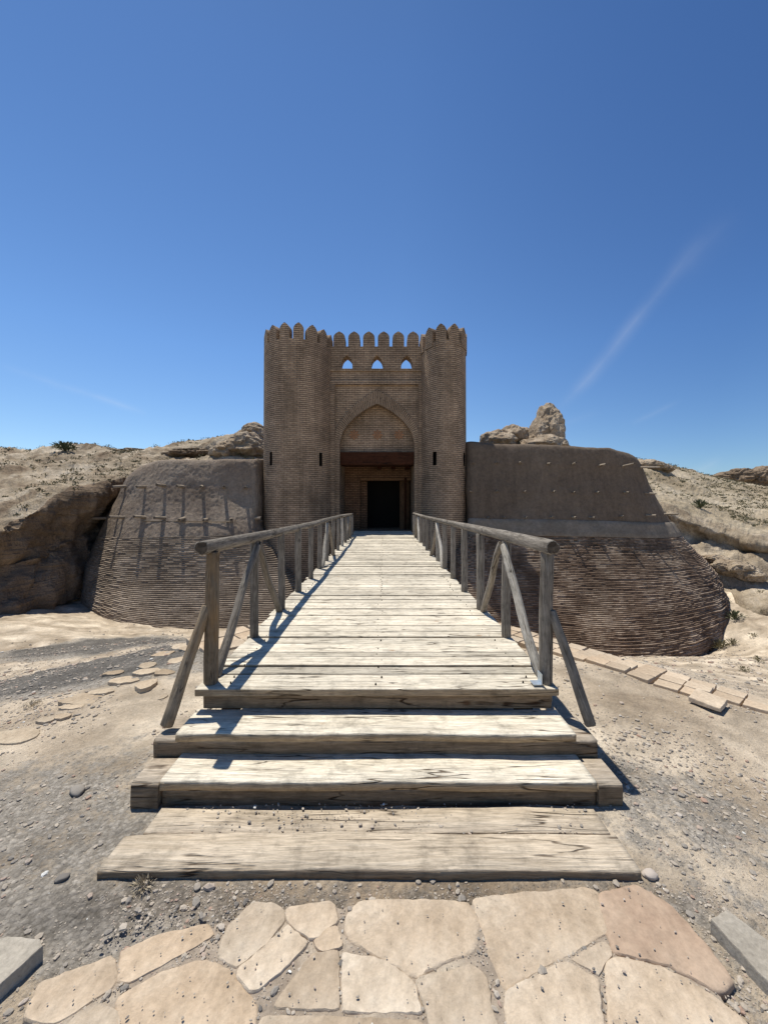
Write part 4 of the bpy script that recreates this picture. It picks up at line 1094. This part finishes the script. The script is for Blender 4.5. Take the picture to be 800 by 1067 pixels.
rock([lump(258, 470, 25, 24, 15, 1.6), lump(268, 458, 26, 16, 13, 1.5), lump(240, 474, 24.5, 16, 10, 1.4)], 'rock_outcrop', 'jagged tan rock outcrop between the left rampart and left tower', 113)
rock([lump(205, 474, 27, 24, 5, 1.5)], 'rock_outcrop', 'dark undercut rock ledge on the skyline above the left rampart', 117, M['bank'])
rock([lump(150, 473, 29, 24, 4, 1.5)], 'rock_outcrop', 'thin flat ledge on the left skyline', 118, M['hill'])
rock([lump(676, 486, 33, 12, 6, 1.5), lump(688, 489, 33, 8, 4, 1.2)], 'boulder', 'dark broken boulders at the top of the right hill by the rampart', 121)
rock([lump(710, 494, 40, 9, 5, 1.5)], 'boulder', 'low boulder on the skyline of the right hill', 123)
rock([lump(772, 498, 62, 20, 9, 3), lump(795, 499, 60, 14, 12, 3), lump(822, 500, 60, 20, 13, 3)], 'ruined_earth_wall', 'dark ruined earth wall on the horizon at the far right', 125, M['bank'], 6)
rock([lump(765, 592, 16.6, 15, 7, .7), lump(779, 599, 16.2, 11, 6, .6)], 'rock_outcrop', 'crumbled earth mound below the dark gully on the right', 127)
rock([lump(744, 582, 17.6, 10, 4, .5)], 'rock_outcrop', 'small crumbled ridge under the dark gully near the right rampart', 131)

# ------------------------------------------------------------------ plants
def tuft(loc, r, h, n, mat, name='shrub', label=None, group=None, leaf=.02, upright=.5):
    V, Fc, Cc = [], [], []
    for i in range(n):
        a = random.uniform(0, 6.283); el = random.uniform(.15, 1.4); rr_ = random.random()**.5
        dx, dy, dz = math.cos(a)*math.cos(el)*r, math.sin(a)*math.cos(el)*r, math.sin(el)*h
        p1 = Vector((dx*rr_, dy*rr_, dz*rr_)); q = random.uniform(0, 6.28); w = leaf*random.uniform(.5, 1.2)
        t = Vector((math.cos(q), math.sin(q), random.uniform(-.5, .5)))*w; u = Vector((dx, dy, dz)).normalized()*w*2.6
        b = len(V); c = random.random()
        V += [p1-t*.5, p1+t*.5, p1+u+t*.2, p1+u-t*.2]; Fc.append((b, b+1, b+2, b+3)); Cc += [c]*4
        if i % 4 == 0:
            b = len(V); s = Vector((-dy, dx, 0)).normalized()*leaf*.12
            V += [Vector((0, 0, 0))-s, Vector((0, 0, 0))+s, p1]; Fc.append((b, b+1, b+2)); Cc += [.9]*3
    me_ = bpy.data.meshes.new(name); me_.from_pydata(V, [], Fc)
    a = me_.attributes.new('rnd', 'FLOAT', 'POINT'); a.data.foreach_set('value', Cc)
    o = link(name, me_, mat); o.location = loc
    if label: tag(o, label, 'shrub', group)
    return o
def gtuft(px, py, r, h, n, mat, label, group=None, Y=None):
    p = None
    best = None
    for tr in (B_hl, B_hr):
        q, _ = pick(tr, px, py)
        if q is not None and (best is None or q.y < best.y): best = q
    if Y is None or py < 600:
        p = best
    if p is None:
        lo = 1.0
        for s in np.linspace(1.5, 30, 900):
            w = at(px, py, s)
            if w[2] <= gz(w[0], w[1]): p = Vector(w); break
    if p is None: return
    tuft(p, r, h, n, mat, label=label, group=group, leaf=(.006 if r < .11 else max(.012, r*.11)))
gtuft(68, 470, .75, .55, 420, M['green'], 'dark green shrub on the left skyline')
gtuft(765, 646, .34, .30, 260, M['green'], 'green shrub beside the bulging right corner of the rampart', Y=1)
gtuft(751, 676, .30, .26, 240, M['scrub'], 'olive shrub on the pale gravel below the rampart corner', Y=1)
gtuft(763, 672, .22, .2, 180, M['scrub'], 'smaller olive shrub just right of the one below the rampart corner', Y=1)
gtuft(729, 530, .5, .4, 260, M['green'], 'dark shrub above the gully on the right hill')
gtuft(150, 924, .055, .035, 260, M['dead'], 'dry grass tuft at the left end of the front plank', Y=1)
gtuft(35, 737, .10, .05, 240, M['dead'], 'dry tuft in the grey gravel at the left', Y=1)
gtuft(702, 680, .16, .12, 120, M['scrub'], 'small tuft at the foot of the right rampart', Y=1)
for px, py, r in [(790, 690, .14), (785, 664, .18), (775, 700, .12), (796, 640, .2), (757, 628, .2), (792, 620, .22)]:
    gtuft(px, py, r, r*.8, 130, M['scrub'], 'low dry tuft on the pale stony slope at the right', 'dry tufts on the right slope', Y=1)
# low scrub nobody could count
Vv, Ff, Cv = [], [], []
def scrub_on(tree, x0, x1, y0, y1, n, thr, seed):
    for i in range(n):
        px, py = random.uniform(x0, x1), random.uniform(y0, y1)
        x, y = random.uniform(x0, x1), random.uniform(y0, y1)
        h = tree.ray_cast(Vector((x, y, 40)), Vector((0, 0, -1)))
        if h[0] is None: continue
        p = h[0]
        if fbm(np.array([[p.x, p.y, 0]]), .22, 3, seed)[0] < thr: continue
        r = random.uniform(.10, .32)
        for k in range(16):
            a = random.uniform(0, 6.283); rr_ = random.random()*r; c = p+Vector((math.cos(a)*rr_, math.sin(a)*rr_, random.random()*r*.55))
            q = random.uniform(0, 6.28); w = .035*random.uniform(.6, 1.4); t = Vector((math.cos(q)*w, math.sin(q)*w, random.uniform(-w, w)*.5)); u = Vector((random.uniform(-w, w), random.uniform(-w, w), w*1.6))
            b = len(Vv); Vv.extend([c-t, c+t, c+u]); Ff.append((b, b+1, b+2)); Cv.extend([random.random()]*3)
scrub_on(B_hl, -34, -7, 13, 34, 1500, .02, 81)
scrub_on(B_hr, 13, 50, 19, 46, 2600, -.15, 82)
me = bpy.data.meshes.new('dry_scrub'); me.from_pydata(Vv, [], Ff); a = me.attributes.new('rnd', 'FLOAT', 'POINT'); a.data.foreach_set('value', Cv)
tag(link('dry_scrub', me, M['scrub']), 'sparse dry scrub scattered over the hillsides', 'scrub', kind='stuff')

# ------------------------------------------------------------------ light, sky, camera
SD = Vector((-.215, .262, 1.0)).normalized()
el = math.asin(SD.z); az = math.atan2(SD.x, SD.y)
sun = bpy.data.lights.new('sun', 'SUN'); sun.energy = 5.0; sun.angle = R(.5); sun.color = (1, .96, .87)
so = bpy.data.objects.new('sun', sun); col.objects.link(so); so.rotation_euler = SD.to_track_quat('Z', 'Y').to_euler(); so.location = (0, 0, 30)
W = bpy.data.worlds.new('World'); sc.world = W; W.use_nodes = True; nt = W.node_tree
bg = nt.nodes['Background']; bg.inputs['Strength'].default_value = .14
sky = nt.nodes.new('ShaderNodeTexSky'); sky.sky_type = 'NISHITA'; sky.sun_disc = False
sky.sun_elevation = el; sky.sun_rotation = az; sky.altitude = 900; sky.air_density = 1.0; sky.dust_density = .2; sky.ozone_density = 2.2
# thin cirrus streaks placed by direction in the sky
def dirpx(px, py): return Vector(at(px, py, 1.0))-eye
tc = nt.nodes.new('ShaderNodeTexCoord')
def wn(ty, **kw):
    nd = nt.nodes.new(ty)
    for k, v in kw.items(): setattr(nd, k, v)
    return nd
def wmath(op, a, b=0.0, clamp=False):
    m = wn('ShaderNodeMath', operation=op, use_clamp=clamp)
    for k, v in ((0, a), (1, b)):
        if hasattr(v, 'is_output'): nt.links.new(v, m.inputs[k])
        else: m.inputs[k].default_value = v
    return m.outputs[0]
def wdot(vec, d):
    m = wn('ShaderNodeVectorMath', operation='DOT_PRODUCT'); nt.links.new(vec, m.inputs[0]); m.inputs[1].default_value = d; return m.outputs['Value']
nz = wn('ShaderNodeTexNoise'); nz.inputs['Scale'].default_value = 9; nz.inputs['Detail'].default_value = 7; nt.links.new(tc.outputs['Generated'], nz.inputs['Vector'])
nzs = wn('ShaderNodeTexNoise'); nzs.inputs['Scale'].default_value = 3; nzs.inputs['Detail'].default_value = 2; nt.links.new(tc.outputs['Generated'], nzs.inputs['Vector'])
total = None
for (p, q, wdt, amp) in [((585, 425), (712, 270), .028, .24), ((700, 290), (765, 225), .05, .07), ((18, 385), (142, 428), .014, .34), ((660, 440), (705, 418), .012, .10), ((560, 452), (620, 432), .02, .07), ((718, 495), (748, 478), .02, .12)]:
    a_, b_ = dirpx(*p).normalized(), dirpx(*q).normalized()
    nrm = a_.cross(b_).normalized(); mid = (a_+b_).normalized(); tg = (b_-a_).normalized(); half = (b_-a_).length/2
    dd = wdot(tc.outputs['Generated'], nrm); dd = wmath('ADD', dd, wmath('MULTIPLY', wmath('SUBTRACT', nzs.outputs['Fac'], .5), wdt*1.6))
    across = wmath('SUBTRACT', 1.0, wmath('MULTIPLY', wmath('ABSOLUTE', dd), 1/wdt), True)
    al = wmath('SUBTRACT', 1.0, wmath('MULTIPLY', wmath('ABSOLUTE', wdot(tc.outputs['Generated'], tg) if False else wmath('SUBTRACT', wdot(tc.outputs['Generated'], tg), mid.dot(tg))), 1/(half*1.25)), True)
    al = wmath('MULTIPLY', al, 1.6, True)
    fr = wmath('GREATER_THAN', wdot(tc.outputs['Generated'], mid), .3)
    t = wmath('MULTIPLY', wmath('MULTIPLY', wmath('MULTIPLY', across, across), al), wmath('MULTIPLY', fr, amp*.45))
    total = t if total is None else wmath('ADD', total, t)
total = wmath('MULTIPLY', total, wmath('MULTIPLY', wmath('SUBTRACT', nz.outputs['Fac'], .22), 3.2), True)
mx = wn('ShaderNodeMix', data_type='RGBA'); sepw = wn('ShaderNodeSeparateXYZ'); nt.links.new(tc.outputs['Generated'], sepw.inputs[0])
rw = wn('ShaderNodeValToRGB'); nt.links.new(sepw.outputs['Z'], rw.inputs[0]); e_ = rw.color_ramp.elements
e_[0].position = 0; e_[0].color = (.80, .88, .92, 1); e_[1].position = .75; e_[1].color = (.50, .70, .90, 1); e2_ = e_.new(.35); e2_.color = (.68, .88, 1.05, 1); e3_ = e_.new(.84); e3_.color = (.46, .64, .82, 1); e4_ = e_.new(.97); e4_.color = (.16, .22, .28, 1)  # zenith tint darkened above the view, added to deepen shadows
tn = wn('ShaderNodeMix', data_type='RGBA', blend_type='MULTIPLY'); tn.inputs[0].default_value = 1; nt.links.new(sky.outputs[0], tn.inputs[6]); nt.links.new(rw.outputs[0], tn.inputs[7])
rx = wn('ShaderNodeValToRGB'); nt.links.new(wmath('MULTIPLY', wmath('ADD', sepw.outputs['X'], 1.0), .5), rx.inputs[0]); ex = rx.color_ramp.elements
ex[0].position = .25; ex[0].color = (1, 1, 1, 1); ex[1].position = .82; ex[1].color = (.64, .71, .80, 1); exm = ex.new(.52); exm.color = (1, 1, 1, 1)
tx = wn('ShaderNodeMix', data_type='RGBA', blend_type='MULTIPLY'); tx.inputs[0].default_value = 1; nt.links.new(tn.outputs[2], tx.inputs[6]); nt.links.new(rx.outputs[0], tx.inputs[7])
nt.links.new(total, mx.inputs[0]); nt.links.new(tx.outputs[2], mx.inputs[6]); mx.inputs[7].default_value = (6, 6.2, 6.5, 1)
nt.links.new(mx.outputs[2], bg.inputs['Color'])

sc.cycles.diffuse_bounces = 3
cam = bpy.data.cameras.new('camera'); co = bpy.data.objects.new('camera', cam); col.objects.link(co); sc.camera = co
co.location = (0, 0, EYE); co.rotation_euler = (R(90), 0, 0)
cam.sensor_fit = 'VERTICAL'; cam.sensor_height = 36; cam.lens = F/1067*36; cam.shift_y = -(533.5-HY)/1067; cam.clip_start = .05; cam.clip_end = 3000
sc.view_settings.view_transform = 'Standard'; sc.view_settings.look = 'None'; sc.view_settings.exposure = 0; sc.view_settings.gamma = 1

for o in bpy.data.objects:
    if o.parent is None and 'label' in o and 'kind' not in o: o['kind'] = 'thing'
